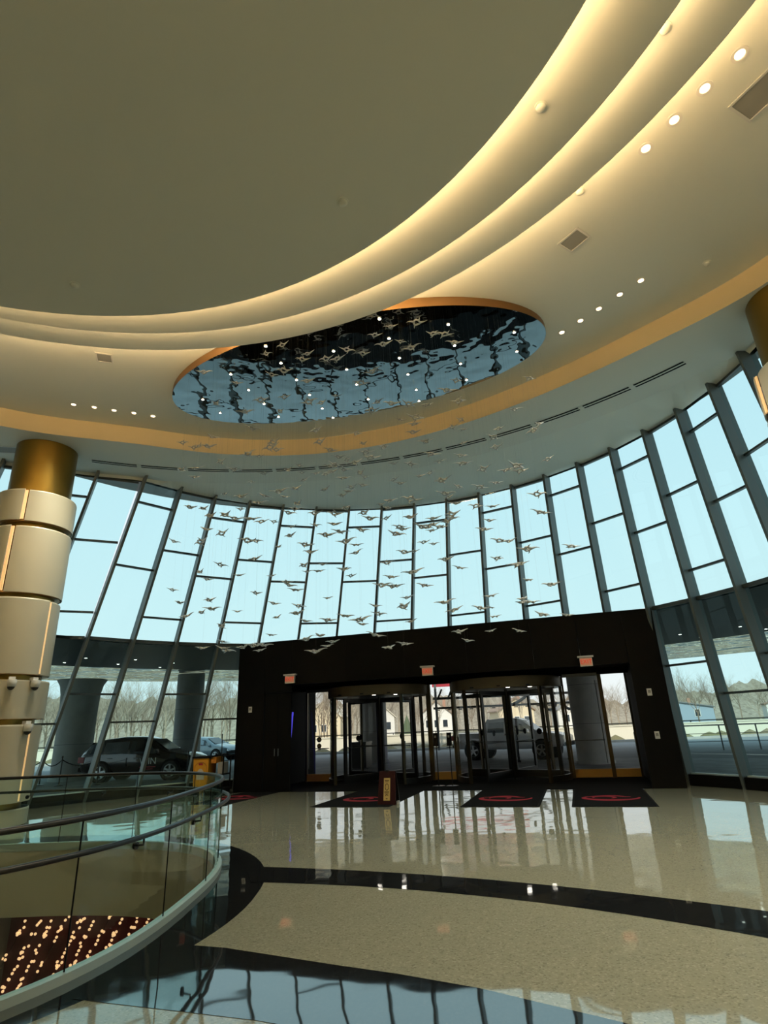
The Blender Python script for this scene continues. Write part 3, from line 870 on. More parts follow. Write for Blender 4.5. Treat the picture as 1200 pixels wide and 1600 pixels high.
# ================================================================== THINGS INSIDE
# ---- glass balustrade round the opening
bal = tag(empty('glass_balustrade', (HC[0], HC[1], 0)), 'curved frameless glass balustrade with dark rails around the floor opening', 'railing')
NP = 720
full = [Vector((*hole(2 * pi * i / NP, 0.03), 0)) for i in range(NP)]
cum = [0.0]
for i in range(NP):
    cum.append(cum[-1] + (full[(i + 1) % NP] - full[i]).length)
TOTAL = cum[-1]


def along(s, off=0.03):
    s %= TOTAL
    lo, hi = 0, NP
    while hi - lo > 1:
        m = (lo + hi) // 2
        if cum[m] <= s: lo = m
        else: hi = m
    f = (s - cum[lo]) / (cum[lo + 1] - cum[lo])
    x, y = hole(2 * pi * (lo + f) / NP, off)
    return Vector((x - HC[0], y - HC[1], 0))


NPAN = 20
PL = TOTAL / NPAN
S0 = 0.62
for i in range(NPAN):
    a, b = S0 + i * PL + 0.008, S0 + (i + 1) * PL - 0.008
    ps = [along(a + (b - a) * j / 8) for j in range(9)]
    MB().strip(z3(ps, 0.05), z3(ps, 1.05)).build('glass_panel', 'rail_glass', bal)
    e = along(a - 0.008)
    MB().box(-0.004, 0.004, -0.006, 0.006, 0.05, 1.05).build('panel_joint', 'rubber', bal, e)
seg = [along(TOTAL * j / 160) for j in range(160)]
MB().tube(z3(seg, 1.06), 0.024, 8, True).build('top_rail', 'black_metal', bal, smooth=R(60))
seg2 = [along(TOTAL * j / 160, -0.035) for j in range(160)]
MB().tube(z3([along(TOTAL * j / 160, 0.12) for j in range(160)], 0.83), 0.022, 8, True).build('handrail', 'black_metal', bal, smooth=R(60))
for i in range(NPAN):
    s = S0 + (i + 0.5) * PL
    p, q = along(s, 0.12), along(s, 0.03)
    MB().tube([(p.x, p.y, 0.81), (p.x, p.y, 0.765), (q.x, q.y, 0.755)], 0.010, 6).build('bracket', 'black_metal', bal)
    MB().tube([(q.x + (p.x - q.x) * .25, q.y + (p.y - q.y) * .25, 0.755), (q.x, q.y, 0.755)], 0.03, 10).build('bracket_disc', 'black_metal', bal)
sh = MB()
sh.strip(z3(hole_loop(0.07), 0.0), z3(hole_loop(0.07), 0.06), True)
sh.strip(z3(hole_loop(0.07), 0.06), z3(hole_loop(-0.01), 0.06), True)
sh.strip(z3(hole_loop(-0.01), 0.06), z3(hole_loop(-0.01), -0.05), True)
o = sh.build('base_shoe', 'shoe_metal', bal, (-HC[0], -HC[1], 0), smooth=R(30))


# ---- round columns wrapped in rolled panels
def column(c, label, seams, dome):
    e = tag(empty('lobby_column', (c[0], c[1], 0)), label, 'column', 'gold topped columns under the ceiling')
    MB().lathe([(0.0, 0), (0.70, 0), (0.70, ZSOF)], 48).build('gold_core', 'gold', e, smooth=R(30))
    segs = [(7.28, 6.50), (6.37, 4.80), (4.68, 3.02), (2.90, 2.10), (1.98, 0.46), (0.34, 0.02)]
    for (z1, z0), s_ in zip(segs, seams):
        sp = MB()
        N = 60
        outer, inner = [], []
        for i in range(N + 1):
            t = R(s_) + 2 * pi * 0.985 * i / N
            r = 0.845 + 0.055 * i / N
            if i == N:
                r += 0.0
            outer.append((r * cos(t), r * sin(t)))
            inner.append(((r - 0.025) * cos(t), (r - 0.025) * sin(t)))
        bz = 0.03
        sp.strip(z3(outer, z0), z3(outer, z1 - bz))
        sp.strip(z3(outer, z1 - bz), [(x * .985, y * .985, z1) for x, y in outer])
        sp.strip([(x * .985, y * .985, z1) for x, y in outer], z3(inner, z1))
        sp.strip(z3(inner, z0), z3(inner, z1))
        sp.strip(z3(outer, z0), z3(inner, z0))
        sp.add([(*inner[-1], z0), (*outer[-1], z0), (*outer[-1], z1), (*inner[-1], z1)], [(0, 1, 2, 3)])
        w = sp.build('rolled_panel', 'clad', e, smooth=R(35))
        t = R(s_) + 2 * pi * 0.99
        MB().box(-0.022, 0.006, -0.035, 0.035, z0 + 0.02, z1 - 0.03).build('seam_light', 'slit_lamp', w, (0.875 * cos(t), 0.875 * sin(t), 0), t)
        MB().lathe([(0.70, z0 - 0.005), (0.82, z0 - 0.005), (0.82, z0 + 0.02), (0.70, z0 + 0.02)], 40).build('panel_ledge', 'brass_slit', w)
    if dome:
        t = math.atan2(-c[1], -c[0])
        for da, zz in ((0.12, 2.86), (0.62, 2.86), (0.62, 1.96)):
            k = empty('security_camera', (c[0] + 0.9 * cos(t + da), c[1] + 0.9 * sin(t + da), zz))
            tag(k, {(0.12, 2.86): 'white dome camera facing the lobby on the cream column', (0.62, 2.86): 'white dome camera at the upper seam edge of the cream column', (0.62, 1.96): 'lower white dome camera at the edge of the cream column'}[(da, zz)], 'camera', 'dome cameras on the column')
            MB().box(-0.06, 0.06, -0.06, 0.06, 0.02, 0.09).build('mount', 'white_plastic', k, rz=t + da)
            MB().lathe([(0.0, 0.03), (0.085, 0.03), (0.095, -0.02), (0.09, -0.10), (0.075, -0.12)], 20).build('housing', 'white_plastic', k, (0.07 * cos(t + da), 0.07 * sin(t + da), 0), smooth=R(40))
            MB().lathe([(0.075, -0.12), (0.06, -0.16), (0.03, -0.185), (0.0, -0.19)], 20).build('lens_dome', 'black_metal', k, (0.07 * cos(t + da), 0.07 * sin(t + da), 0), smooth=R(60))
    return e


column((-8.7, 13.3), 'cream panelled column with gold capital beside the balustrade', [-72, -82, -10, -190, -10, -60], True)
column((7.57, 8.52), 'cream panelled column with gold capital at the right edge under the ceiling', [-200, -170, -150, -190, -150, -60], False)

# ---- ceiling fixtures
DL = [(4.59, 4.66), (4.36, 5.05), (4.15, 5.45), (3.93, 5.85), (4.93, 8.48), (4.67, 8.83), (4.40, 9.21), (4.14, 9.55), (3.86, 9.90), (-7.35, 11.86), (-6.93, 12.02), (-6.53, 12.20), (-6.11, 12.36), (-5.71, 12.55)]
# extra rows added out of view behind the viewer, to brighten ceiling and floor
for a_ in (-5, -30, -55, -80, -105, -130, -155, 178):
    for j in range(5):
        t_ = R(a_ - 6 + 3 * j)
        DL.append((WC[0] + 9.7 * cos(t_), WC[1] - 1.0 + 9.7 * sin(t_)))
ORD = ['nearest', 'second', 'third', 'fourth', 'fifth', 'sixth', 'seventh', 'eighth', 'ninth', 'tenth', 'eleventh', 'twelfth', 'thirteenth']
rows = ['recessed downlight in the row nearest the ceiling grilles', 'recessed downlight in the row of five beside the mirrored oval', 'recessed downlight in the row of five above the column', 'added unseen downlight behind the viewer, brightening ceiling and floor']
dme = [MB().lathe([(0.055, 0.0), (0.085, 0.0), (0.085, -0.008), (0.055, -0.008), (0.055, 0.0)], 20).mesh('trim_ring', 'white_plastic'),
       MB().lathe([(0.0, -0.001), (0.050, -0.001)], 20).mesh('lens', 'lamp_warm')]
for i, (x, y) in enumerate(DL):
    r = 0 if i < 4 else 1 if i < 9 else 2 if i < 14 else 3
    if r == 0:
        lab = 'recessed downlight beside the lit tier, %s of four from the large grille' % ORD[i]
    elif r == 1:
        lab = 'recessed downlight in the row of five by the mirrored oval, %s from the oval' % ORD[8 - i]
    elif r == 2:
        lab = 'recessed downlight in the row of five above the gold capital, %s from the oval' % ORD[13 - i]
    else:
        lab = rows[3]
    e = tag(empty('downlight', (x, y, ZMID - 0.002)), lab, 'light', ['downlights near the grilles', 'downlights beside the oval', 'downlights above the column', 'added fill downlights behind the viewer'][r])
    if r == 0:
        e.scale = (1.2, 1.2, 1.2)
    put('trim_ring', dme[0], e)
    put('lens', dme[1], e)
    ld = bpy.data.lights.new('downlight_beam', 'SPOT')
    ld.energy = 215
    ld.spot_size = R(110)
    ld.spot_blend = 1.0
    ld.color = (1.0, 0.97, 0.78)
    ld.shadow_soft_size = 0.05
    lo_ = bpy.data.objects.new('downlight_beam', ld)
    COL.objects.link(lo_)
    lo_.parent = e
    lo_.location = (0, 0, -0.02)


def grille(x, y, z, w, h, rz, label):
    e = tag(empty('ceiling_grille', (x, y, z - 0.002), rz), label, 'grille', 'square ceiling grilles')
    f = MB()
    t = 0.035
    for b in ((-w / 2, w / 2, -h / 2, -h / 2 + t), (-w / 2, w / 2, h / 2 - t, h / 2), (-w / 2, -w / 2 + t, -h / 2 + t, h / 2 - t), (w / 2 - t, w / 2, -h / 2 + t, h / 2 - t)):
        f.box(*b, -0.012, 0)
    f.build('frame', 'white_plastic', e)
    MB().box(-w / 2 + t, w / 2 - t, -h / 2 + t, h / 2 - t, -0.004, 0).build('perforated_plate', 'grey_plastic', e)


grille(5.15, 5.15, ZMID, 0.62, 0.48, R(-62), 'framed square grille near the first row of downlights')
grille(3.39, 7.46, ZMID, 0.42, 0.36, R(-55), 'framed square grille midway between two rows of downlights')
grille(-5.78, 10.11, ZMID, 0.34, 0.34, R(20), 'framed square grille left of the mirrored oval')
grille(-9.65, 13.1, ZSOF, 0.75, 0.40, R(12), 'framed grille in the soffit beside the gold capital')
for (x, y, z, lab) in ((2.03, 4.62, 8.34, 'small white detector dome on the innermost lit ceiling tier'), (3.2, 6.51, 9.18, 'small white detector dome beside the outer lit tier'), (3.33, 4.10, 8.76, 'small white detector dome tucked by the second tier edge'), (5.96, 8.11, 9.18, 'small round sprinkler cap near the tan fascia'), (-0.36, 5.43, 7.92, 'round sprinkler cap in the dark ceiling disc above the oval'), (-4.42, 6.66, 7.92, 'round sprinkler cap in the dark ceiling disc at its left')):
    e = tag(empty('ceiling_detector', (x, y, z)), lab, 'detector', 'small round ceiling devices')
    MB().lathe([(0.0, -0.045), (0.035, -0.043), (0.055, -0.025), (0.06, -0.012)], 18).build('dome', 'paint', e, smooth=R(50))
    MB().lathe([(0.06, -0.012), (0.075, -0.01), (0.075, 0.0)], 18).build('base_ring', 'paint', e)
# slot diffusers in the soffit
SC, SR = (-2.86, 2.97), 12.06
aA, aB = math.atan2(13.89 - SC[1], -7.91 - SC[0]), math.atan2(10.44 - SC[1], 6.64 - SC[0])
NS = 13
for i in range(NS):
    a0 = aA + (aB - aA) * (i + 0.045) / NS
    a1 = aA + (aB - aA) * (i + 0.955) / NS
    e = tag(empty('slot_diffuser', (SC[0], SC[1], ZSOF - 0.002)), 'twin slot air diffuser in the curved soffit, %s from the left gold capital' % ORD[i], 'diffuser', 'slot diffusers along the soffit')
    for dr in (-0.055, 0.055):
        MB().strip(z3(circ((0, 0), SR + dr - 0.028, 6, a0, a1, True), -0.003), z3(circ((0, 0), SR + dr + 0.028, 6, a0, a1, True), -0.003)).build('slot', 'rubber', e)
    MB().strip(z3(circ((0, 0), SR - 0.022, 6, a0, a1, True), -0.006), z3(circ((0, 0), SR + 0.022, 6, a0, a1, True), -0.006)).build('centre_blade', 'paint', e)

# ---- mirrored oval and its hanging glass ornaments
OC, OA, OB, OROT = (-0.69, 10.9), 4.32, 1.95, math.atan2(-0.27, 0.96)
ZM = 9.06
ov = tag(empty('mirror_panel', (OC[0], OC[1], ZM), OROT), 'rippled mirror polished oval panel fixed to the ceiling', 'ceiling mirror')
el = [(OA * cos(2 * pi * i / 96), OB * sin(2 * pi * i / 96)) for i in range(96)]
TILT = 0.052                    # the near edge hangs lower than the far one


def zm(y):
    return TILT * y


MB().add([(x, y, zm(y)) for x, y in el], [tuple(range(96))]).build('mirror_face', 'mirror', ov)
MB().strip([(x, y, zm(y)) for x, y in el], z3(el, ZMID - ZM + 0.01), True).build('edge_band', 'copper', ov, smooth=R(30))
pin = [MB().lathe([(0.0, -0.012), (0.03, -0.012)], 14).mesh('lens', 'lamp_white'), MB().lathe([(0.03, -0.012), (0.042, -0.010), (0.045, 0.0)], 14).mesh('collar', 'chrome')]
for x, y in PIN_SPOTS:
    dx, dy = x - OC[0], y - OC[1]
    c, s_ = cos(-OROT), sin(-OROT)
    e = math.hypot((dx * c - dy * s_) / OA, (dx * s_ + dy * c) / OB)
    if e > 0.985:
        x, y = OC[0] + dx * 0.97 / e, OC[1] + dy * 0.97 / e
    q = tag(empty('pin_spotlight', (x, y, ZM - 0.001 + zm(-(x - OC[0]) * sin(OROT) + (y - OC[1]) * cos(OROT)))), 'tiny white pin spotlight set into the mirrored oval', 'light', 'pin spotlights in the mirrored oval')
    put('lens', pin[0], q)
    put('collar', pin[1], q)


def ornament_mesh(seed):
    rnd = random.Random(seed)
    m = MB()
    n = 16
    ringp = [(0.058 * cos(2 * pi * i / n), 0.058 * sin(2 * pi * i / n), 0.012 * sin(4 * pi * i / n)) for i in range(n)]
    m.tube(ringp, 0.017, 7, True)
    arms = [(0, 0.15, 0.03), (180, 0.15, 0.03), (90 + rnd.uniform(-12, 12), 0.085, -0.02), (270 + rnd.uniform(-12, 12), 0.09, 0.01)]
    for a, L, lift in arms:
        a = R(a + rnd.uniform(-10, 10))
        p = []
        r_ = []
        for i in range(5):
            f = i / 4
            rr = 0.05 + L * f
            aa = a + 0.25 * f * f * (1 if seed % 2 else -1)
            p.append((rr * cos(aa), rr * sin(aa), lift * sin(f * 1.9)))
            r_.append(0.020 * (1 - f) ** 1.2 + 0.0028)
        m.tube(p, r_, 6)
    return m.mesh('ornament_body', 'crystal', smooth=R(60))


bodies = [ornament_mesh(i) for i in range(3)]
wire = MB().tube([(0, 0, 0), (0, 0, 1)], 0.0006, 3).mesh('hanging_wire', 'wire')
for i, (x, y, z) in enumerate(ORNAMENT_SPOTS):
    s_ = random.uniform(0.62, 1.05)
    o = put('hanging_ornament', bodies[i % 3], None, (x, y, z), random.uniform(0, 2 * pi))
    o.rotation_euler = (random.uniform(-.25, .25), random.uniform(-.25, .25), random.choice((0, pi)) + random.uniform(-.6, .6))
    o.scale = (s_, s_, s_)
    tag(o, 'small clear glass winged ornament hanging in the cascade below the mirrored oval', 'ornament', 'glass ornaments below the mirrored oval')
    w = put('hanging_wire', wire, o)
    # the wire hangs plumb although the ornament is tilted
    w.matrix_parent_inverse = o.rotation_euler.to_matrix().to_4x4().inverted()
    w.scale = (1, 1, (ZM + zm(-(x - OC[0]) * sin(OROT) + (y - OC[1]) * cos(OROT)) - 0.004 - z) / s_)


# ---- floor mats with the red swirl
def swirl():
    m = MB()
    def stroke(pts, wd):
        L, Rr = [], []
        for i, p in enumerate(pts):
            a = Vector(pts[max(i - 1, 0)])
            b = Vector(pts[min(i + 1, len(pts) - 1)])
            d = (b - a).normalized()
            nrm = Vector((-d.y, d.x))
            L.append((p[0] + nrm.x * wd[i], p[1] + nrm.y * wd[i], 0))
            Rr.append((p[0] - nrm.x * wd[i], p[1] - nrm.y * wd[i], 0))
        m.strip(L, Rr)
    N = 28
    pts = [(0.56 * cos(R(150 + 215 * i / N)), 0.42 * sin(R(150 + 215 * i / N))) for i in range(N + 1)]
    stroke(pts, [0.015 + 0.10 * sin(pi * i / N) ** 1.2 for i in range(N + 1)])
    pts = [(-0.50 + 0.9 * i / N, 0.12 + 0.30 * sin(pi * min(1, i / N * 1.15)) * (0.4 + 0.6 * i / N)) for i in range(N + 1)]
    stroke(pts, [0.03 + 0.05 * sin(pi * i / N) for i in range(N + 1)])
    pts = [(-0.15 + 0.22 * cos(R(200 - 250 * i / N)), 0.0 + 0.20 * sin(R(200 - 250 * i / N))) for i in range(N + 1)]
    stroke(pts, [0.012 + 0.055 * sin(pi * i / N) for i in range(N + 1)])
    return m.mesh('red_swirl', 'logo_red')


sw = swirl()
MATL = [(0.35, 1.5, 'black entrance mat with red swirl partly behind the balustrade'), (3.88, 5.75, 'black entrance mat with red swirl behind the folding floor sign'), (7.3, 8.93, 'black entrance mat with red swirl in front of the pickup side revolving door'), (9.55, 11.16, 'black entrance mat with red swirl in front of the right glass side door')]
for s0, s1, lab in MATL:
    off0 = -3.1 if s0 > 1 else -2.6
    e = tag(empty('entrance_mat', tuple(pt((s0 + s1) / 2, off0 / 2)), PROT), lab, 'mat', 'black entrance mats')
    w, L = (s1 - s0) / 2, -off0 / 2
    m = MB()
    m.hexa([(-w, -L, 0), (w, -L, 0), (w, L - 0.01, 0), (-w, L - 0.01, 0)], [(-w + .02, -L + .02, 0.010), (w - .02, -L + .02, 0.010), (w - .02, L - .03, 0.010), (-w + .02, L - .03, 0.010)])
    m.build('rubber_edge', 'rubber', e)
    MB().box(-w + .05, w - .05, -L + .05, L - .06, 0.010, 0.014).build('carpet_top', 'carpet', e)
    put('red_swirl', sw, e, (0.0, -L + 1.35, 0.0155))

# ---- folding floor sign
e = tag(empty('floor_sign', tuple(pt(5.6, -2.62)), PROT), 'small dark red folding floor sign with gold text panel', 'sign')
fp = MB()
fp.hexa([(-.21, -.16, 0), (.21, -.16, 0), (.21, -.135, 0), (-.21, -.135, 0)], [(-.19, -.02, .68), (.19, -.02, .68), (.19, .0, .68), (-.19, .0, .68)])
fp.build('front_board', 'sign_red', e)
bp_ = MB()
bp_.hexa([(-.21, .16, 0), (.21, .16, 0), (.21, .185, 0), (-.21, .185, 0)], [(-.19, .03, .68), (.19, .03, .68), (.19, .05, .68), (-.19, .05, .68)])
bp_.build('back_board', 'black_metal', e)


def sgn(x, z):
    f = z / .68
    return (x, -.16 + .14 * f - .004, z)


gp = put('gold_panel', MB().add([sgn(-.075, .09), sgn(.075, .09), sgn(.075, .54), sgn(-.075, .54)], [(0, 1, 2, 3)]).mesh('gold_panel', 'gold_print'), e)
pm = MB()
for z0, z1, w in ((.485, .50, .05), (.46, .47, .04), (.25, .265, .055), (.215, .225, .045), (.12, .135, .022)):
    pm.add([Vector(sgn(-w, z0)) - Vector((0, .003, 0)), Vector(sgn(w, z0)) - Vector((0, .003, 0)), Vector(sgn(w, z1)) - Vector((0, .003, 0)), Vector(sgn(-w, z1)) - Vector((0, .003, 0))], [(0, 1, 2, 3)])
pm.tube([Vector(sgn(.04 * cos(t), .36 + .065 * sin(t))) - Vector((0, .003, 0)) for t in [2 * pi * i / 16 for i in range(16)]], .006, 5, True)
pm.tube([Vector(sgn(-.035 + .07 * i / 8, .18 + .025 * sin(pi * i / 8))) - Vector((0, .003, 0)) for i in range(9)], .006, 5)
pm.build('printed_lines', 'sign_red', gp)
MB().box(-.03, .03, -.03, .06, .66, .70).build('hinge', 'black_metal', e)
MB().box(.19, .235, -.02, .10, 0.0, .065).build('weight_foot', 'white_plastic', e)

# ---- exit signs and switches on the black wall
for s, z, lab in ((1.82, 3.06, 'lit exit sign above the flush black closet door'), (6.08, 3.02, 'lit exit sign above the sidelight between the revolving doors'), (10.32, 2.99, 'lit exit sign above the right glass side door')):
    e = tag(empty('exit_sign', tuple(pt(s, 0.0, z)), PROT), lab, 'exit sign', 'exit signs over the doors')
    MB().box(-.20, .20, -.13, -.005, .125, .165).build('mounting_canopy', 'white_plastic', e)
    MB().box(-.155, .155, -.10, -.04, -.10, .125).build('sign_box', 'white_plastic', e)
    MB().box(-.140, .140, -.105, -.099, -.075, .105).build('face_plate', 'exit_face', e)
    tm = put('exit_lettering', text_mesh('EXIT', 0.145, 0.003, 'exit_red'), e, (0, -.109, .012))
    tm.rotation_euler = (pi / 2, 0, 0)
for s, z, lab in ((0.47, 2.27, 'white fire strobe plate on the black wall left of the closet door'), (11.70, 2.18, 'white fire strobe plate high on the black wall right of the doors'), (11.69, 1.18, 'white switch plate low on the black wall right of the doors')):
    e = tag(empty('wall_plate', tuple(pt(s, 0.0, z)), PROT), lab, 'wall plate', 'white plates on the black wall')
    b = MB()
    b.hexa([(-.055, -.012, -.085), (.055, -.012, -.085), (.055, 0, -.085), (-.055, 0, -.085)], [(-.055, -.012, .085), (.055, -.012, .085), (.055, 0, .085), (-.055, 0, .085)])
    b.build('plate', 'white_plastic', e)
    MB().box(-.03, .03, -.035, -.012, -.02, .05).build('strobe_lens', 'grey_plastic', e)

# ---- hand sanitiser stands
for s, lab in ((5.93, 'black sanitiser stand nearest the first revolving door'), (6.32, 'black sanitiser stand nearest the second revolving door')):
    e = tag(empty('sanitiser_stand', tuple(pt(s, 1.05)), PROT), lab, 'dispenser', 'sanitiser stands between the doors')
    MB().lathe([(0.0, 0.02), (0.17, 0.02), (0.18, 0.012), (0.18, 0.004)], 24).build('base_plate', 'black_metal', e)
    MB().tube([(0, 0, 0.012), (0, 0, 1.1)], 0.016, 10).build('pole', 'black_metal', e)
    b = MB()
    b.hexa([(-.065, -.10, 1.05), (.065, -.10, 1.05), (.065, .03, 1.05), (-.065, .03, 1.05)], [(-.06, -.06, 1.40), (.06, -.06, 1.40), (.06, .03, 1.40), (-.06, .03, 1.40)])
    b.build('dispenser_body', 'rubber', e)
    MB().box(-.025, .025, -.085, -.07, 1.27, 1.33).build('refill_window', 'grey_plastic', e)
    MB().box(-.075, .075, -.13, .03, 1.0, 1.015).build('drip_tray', 'rubber', e)

# ---- yellow cleaning cart by the glass
ca = Vector((-5.40, 18.05, 0))
e = tag(empty('cleaning_cart', tuple(ca), R(-12)), 'black cleaning cart with a yellow vinyl bag beside the curtain wall', 'cart')
MB().box(-.36, .62, -.24, .24, .14, .19).build('platform', 'rubber', e)
bag = MB()
bag.hexa([(-.33, -.22, .19), (.10, -.22, .19), (.10, .22, .19), (-.33, .22, .19)], [(-.35, -.25, .98), (.13, -.25, .98), (.13, .25, .98), (-.35, .25, .98)])
bg_ = bag.build('yellow_bag', 'yellow_vinyl', e)
arch = [(-.30, -.2, .32), (-.30, -.2, .72)] + [(-.11 + .19 * cos(t), -.2, .72 + .16 * sin(t)) for t in [pi - pi * i / 10 for i in range(11)]] + [(.08, -.2, .32)]
arch = [(x, -.222 - (z - .19) * .038, z) for x, y, z in arch]
MB().tube(arch, .010, 6).build('arched_piping', 'yellow_dark', bg_)
pn = [(-.23 + .24 * i / 10, 0, .60 + .11 * sin(pi * i / 10)) for i in range(11)]
pm = MB()
pm.add([(x, -.232 - (z - .19) * .038, z) for x, y, z in [(-.23, 0, .42)] + pn + [(.01, 0, .42)]], [tuple(range(13))])
pm.build('pale_emblem', 'pale_print', bg_)
MB().box(-.17, -.05, -.252, -.248, .80, .85).build('red_tag', 'logo_red', bg_)
MB().box(-.38, .16, -.28, .28, .98, 1.03).build('lid_rim', 'rubber', e)
fm = MB()
for y in (-.22, .22):
    fm.tube([(.58, y, .19), (.58, y, 1.02)], .022, 8)
    fm.tube([(.13, y, .98), (.36, y, 1.06), (.62, y, 1.02)], .02, 8)
fm.tube([(.62, -.22, 1.02), (.70, -.22, 1.02), (.70, .22, 1.02), (.62, .22, 1.02)], .02, 8)
fm.build('frame_tubes', 'rubber', e)
MB().box(.16, .56, -.22, .22, .52, .56).build('shelf', 'rubber', e)
MB().box(.18, .34, -.20, .20, .84, 1.0).build('yellow_bin', 'yellow_dark', e)
MB().box(.38, .54, -.16, .16, .56, .86).build('grey_bin', 'grey_plastic', e)
MB().tube([(.36, .1, .56), (.33, .1, 1.62)], .014, 8).build('broom_handle', 'black_metal', e)
for x in (-.28, .54):
    for y in (-.19, .19):
        k = MB()
        k.tube([(x, y - .02, .07), (x, y + .02, .07)], .07, 14)
        k.build('wheel', 'tyre', e)

# ---- light strings on the lower red wall
bu = MB().lathe([(0.0, -0.026), (0.021, -0.014), (0.026, 0.0), (0.021, 0.014), (0.0, 0.026)], 8)
for i in range(13):
    x0 = -6.75 + 0.26 * i + random.uniform(-.03, .03)
    e = tag(empty('light_string', (x0, 12.55, -0.98)), 'slanting string of tiny warm bulbs on the lower red wall', 'string lights', 'light strings on the lower wall')
    L = 2.3
    MB().tube([(0, 0, 0), (-0.47 * L, 0, -L)], 0.004, 4).build('cord', 'rubber', e)
    m = MB()
    z = random.uniform(0.02, 0.3)
    while z < L:
        cl = random.random() < 0.40
        for q in range(random.choice((3, 4, 5)) if cl else 1):
            dx = random.uniform(-.05, .05) if cl else 0
            zz = z + (random.uniform(0, .16) if cl else 0)
            m.add([(v[0] - 0.47 * zz + dx, v[1] - .03, v[2] - zz) for v in bu.v], bu.f)
        z += 0.2 if cl else 0.06
        if random.random() < 0.04:
            z += 0.25
    tag(m.build('bulbs', 'bulb', e), kind='stuff')


# ================================================================== OUTDOORS
ground = tag(empty('floor_outside'), kind='structure', label='grey paved drive outside the glass')
MB().prism([(-140, -30), (140, -30), (140, 62), (-140, 62)], -0.03, None, [FOOT]).build('drive', 'asphalt', ground)
pv = MB()
pv.strip(z3(circ((0, 11.7), 11.2, 60, R(-5), R(185), True), -0.012), z3(circ((0, 11.7), 17.5, 60, R(-5), R(185), True), -0.012))
pv.build('paved_apron', 'paving', ground)
# dark canopy against the glass, rippled metal ceiling beyond it
can = tag(empty('canopy_roof', (0, 11.7, 4.2)), 'dark canopy soffit with small downlights outside the glass', 'canopy')
inr, outr = [], []
for i in range(121):
    a = R(-10 + 200 * i / 120)
    outr.append((15.7 * cos(a), 15.7 * sin(a)))
    # inner edge follows the glass outside
    best = None
    dx, dy = cos(a), sin(a)
    f = PZ / ZT
    cx, cyy = CB[0] * (1 - f) + CT[0] * f, CB[1] * (1 - f) + CT[1] * f - 11.7
    rr = RB * (1 - f) + RT * f + 0.26
    bq = dx * cx + dy * cyy
    inr.append(((bq + math.sqrt(bq * bq - cx * cx - cyy * cyy + rr * rr)) * dx, (bq + math.sqrt(bq * bq - cx * cx - cyy * cyy + rr * rr)) * dy))
cm = MB()
cm.strip(z3(inr, 0), z3(outr, 0))
cm.strip(z3(outr, 0), z3(outr, 0.45))
cm.build('soffit', 'canopy', can)
cm = MB()
cm.strip(z3(inr, 0.08), z3(outr, 0.45))
cm.build('roof_membrane', 'roof_membrane', can)
for a in (8, 16, 24, 32, 40, 128, 135, 142, 149, 156, 163):
    for rr in (12.8, 14.4):
        MB().lathe([(0.0, -0.004), (0.035, -0.004), (0.05, 0.0)], 12).build('downlight', 'lamp_white', can, ((rr + (a % 3) * .3) * cos(R(a)), (rr + (a % 3) * .3) * sin(R(a)), 0))
rip = tag(empty('drive_canopy', (1, 11, 4.7)), 'rippled polished metal ceiling over the drive', 'canopy')
rm = MB()
ri, ro = circ((0, 0), 15.5, 80, R(15), R(165), True), circ((0, 0), 29, 80, R(15), R(165), True)
rm.strip(z3(ri, 0), z3(ro, 0))
rm.build('rippled_ceiling', 'ripple', rip)
rm = MB()
rm.strip(z3(ro, 0.0), z3(ro, 0.35))
rm.strip(z3(ri, 0.0), z3(ri, 0.35))
rm.build('edge_fascia', 'concrete', rip)
rm = MB()
rm.strip(z3(ri, 0.36), z3(ro, 0.36))
rm.build('roof_membrane', 'roof_membrane', rip)


def ext_column(x, y, r, label, flare=False, h=4.75):
    e = tag(empty('concrete_column', (x, y, -0.03)), label, 'column', 'round concrete columns outside')
    MB().lathe([(0.0, 0.12), (r + .06, 0.12), (r + .06, 0.0)], 32).build('base_ring', 'concrete', e)
    pr = [(r, 0.12), (r, h - .05)]
    if flare:
        pr = [(r, 0.12), (r, 2.6), (r * 1.02, 3.1), (r * 1.06, 3.6), (r * 1.16, 3.95), (r * 1.35, 4.2)]
    MB().lathe(pr, 40).build('shaft', 'concrete', e, smooth=R(40))
    for z in (1.45, 2.9):
        MB().lathe([(r + .002, z), (r + .004, z + .006), (r + .002, z + .012)], 40).build('joint_line', 'canopy', e)
    return e


ext_column(7.75, 24.1, 0.66, 'round concrete column seen through the right glass side door')
ext_column(-10.8, 32.0, 0.70, 'round concrete column behind the black display car')
ext_column(-14.2, 27.2, 0.78, 'flaring concrete column beyond the cream lobby column', True, 4.25)
ext_column(-1.0, 31.0, 0.68, 'round concrete column seen through the first revolving door')

# parapet wall with dark rail beyond the drive
pw = tag(empty('parapet_wall', (0, 46, 0)), 'long cream parapet wall with a dark top rail beyond the drive', 'wall')
MB().box(-70, 70, 0, 0.3, -0.03, 0.92).build('wall_body', 'parapet', pw)
MB().box(-70, 70, -0.05, 0.35, 0.92, 1.0).build('coping', 'parapet', pw)
MB().box(-70, 70, 0.1, 0.18, 1.08, 1.15).build('top_rail', 'black_metal', pw)
pp = MB().box(-0.03, 0.03, 0.11, 0.17, 1.0, 1.1).mesh('rail_post', 'black_metal')
for i in range(-20, 21, 2):
    put('rail_post', pp, pw, (i * 1.6, 0, 0))
hb = MB()
for i in range(60):
    x = -44 + i * 1.5
    if -19 < x < -7:
        continue
    n0 = len(hb.v)
    hb.lathe([(0.0, 0.30 + random.uniform(0, .15)), (0.35, 0.26), (0.6, 0.12), (0.7, 0.0)], 9, (x + random.uniform(-.4, .4), 43.6 + random.uniform(-.3, .3)))
tag(hb.build('low_planting', 'dry_grass'), 'low dry planting along the foot of the parapet wall', 'planting', kind='stuff')
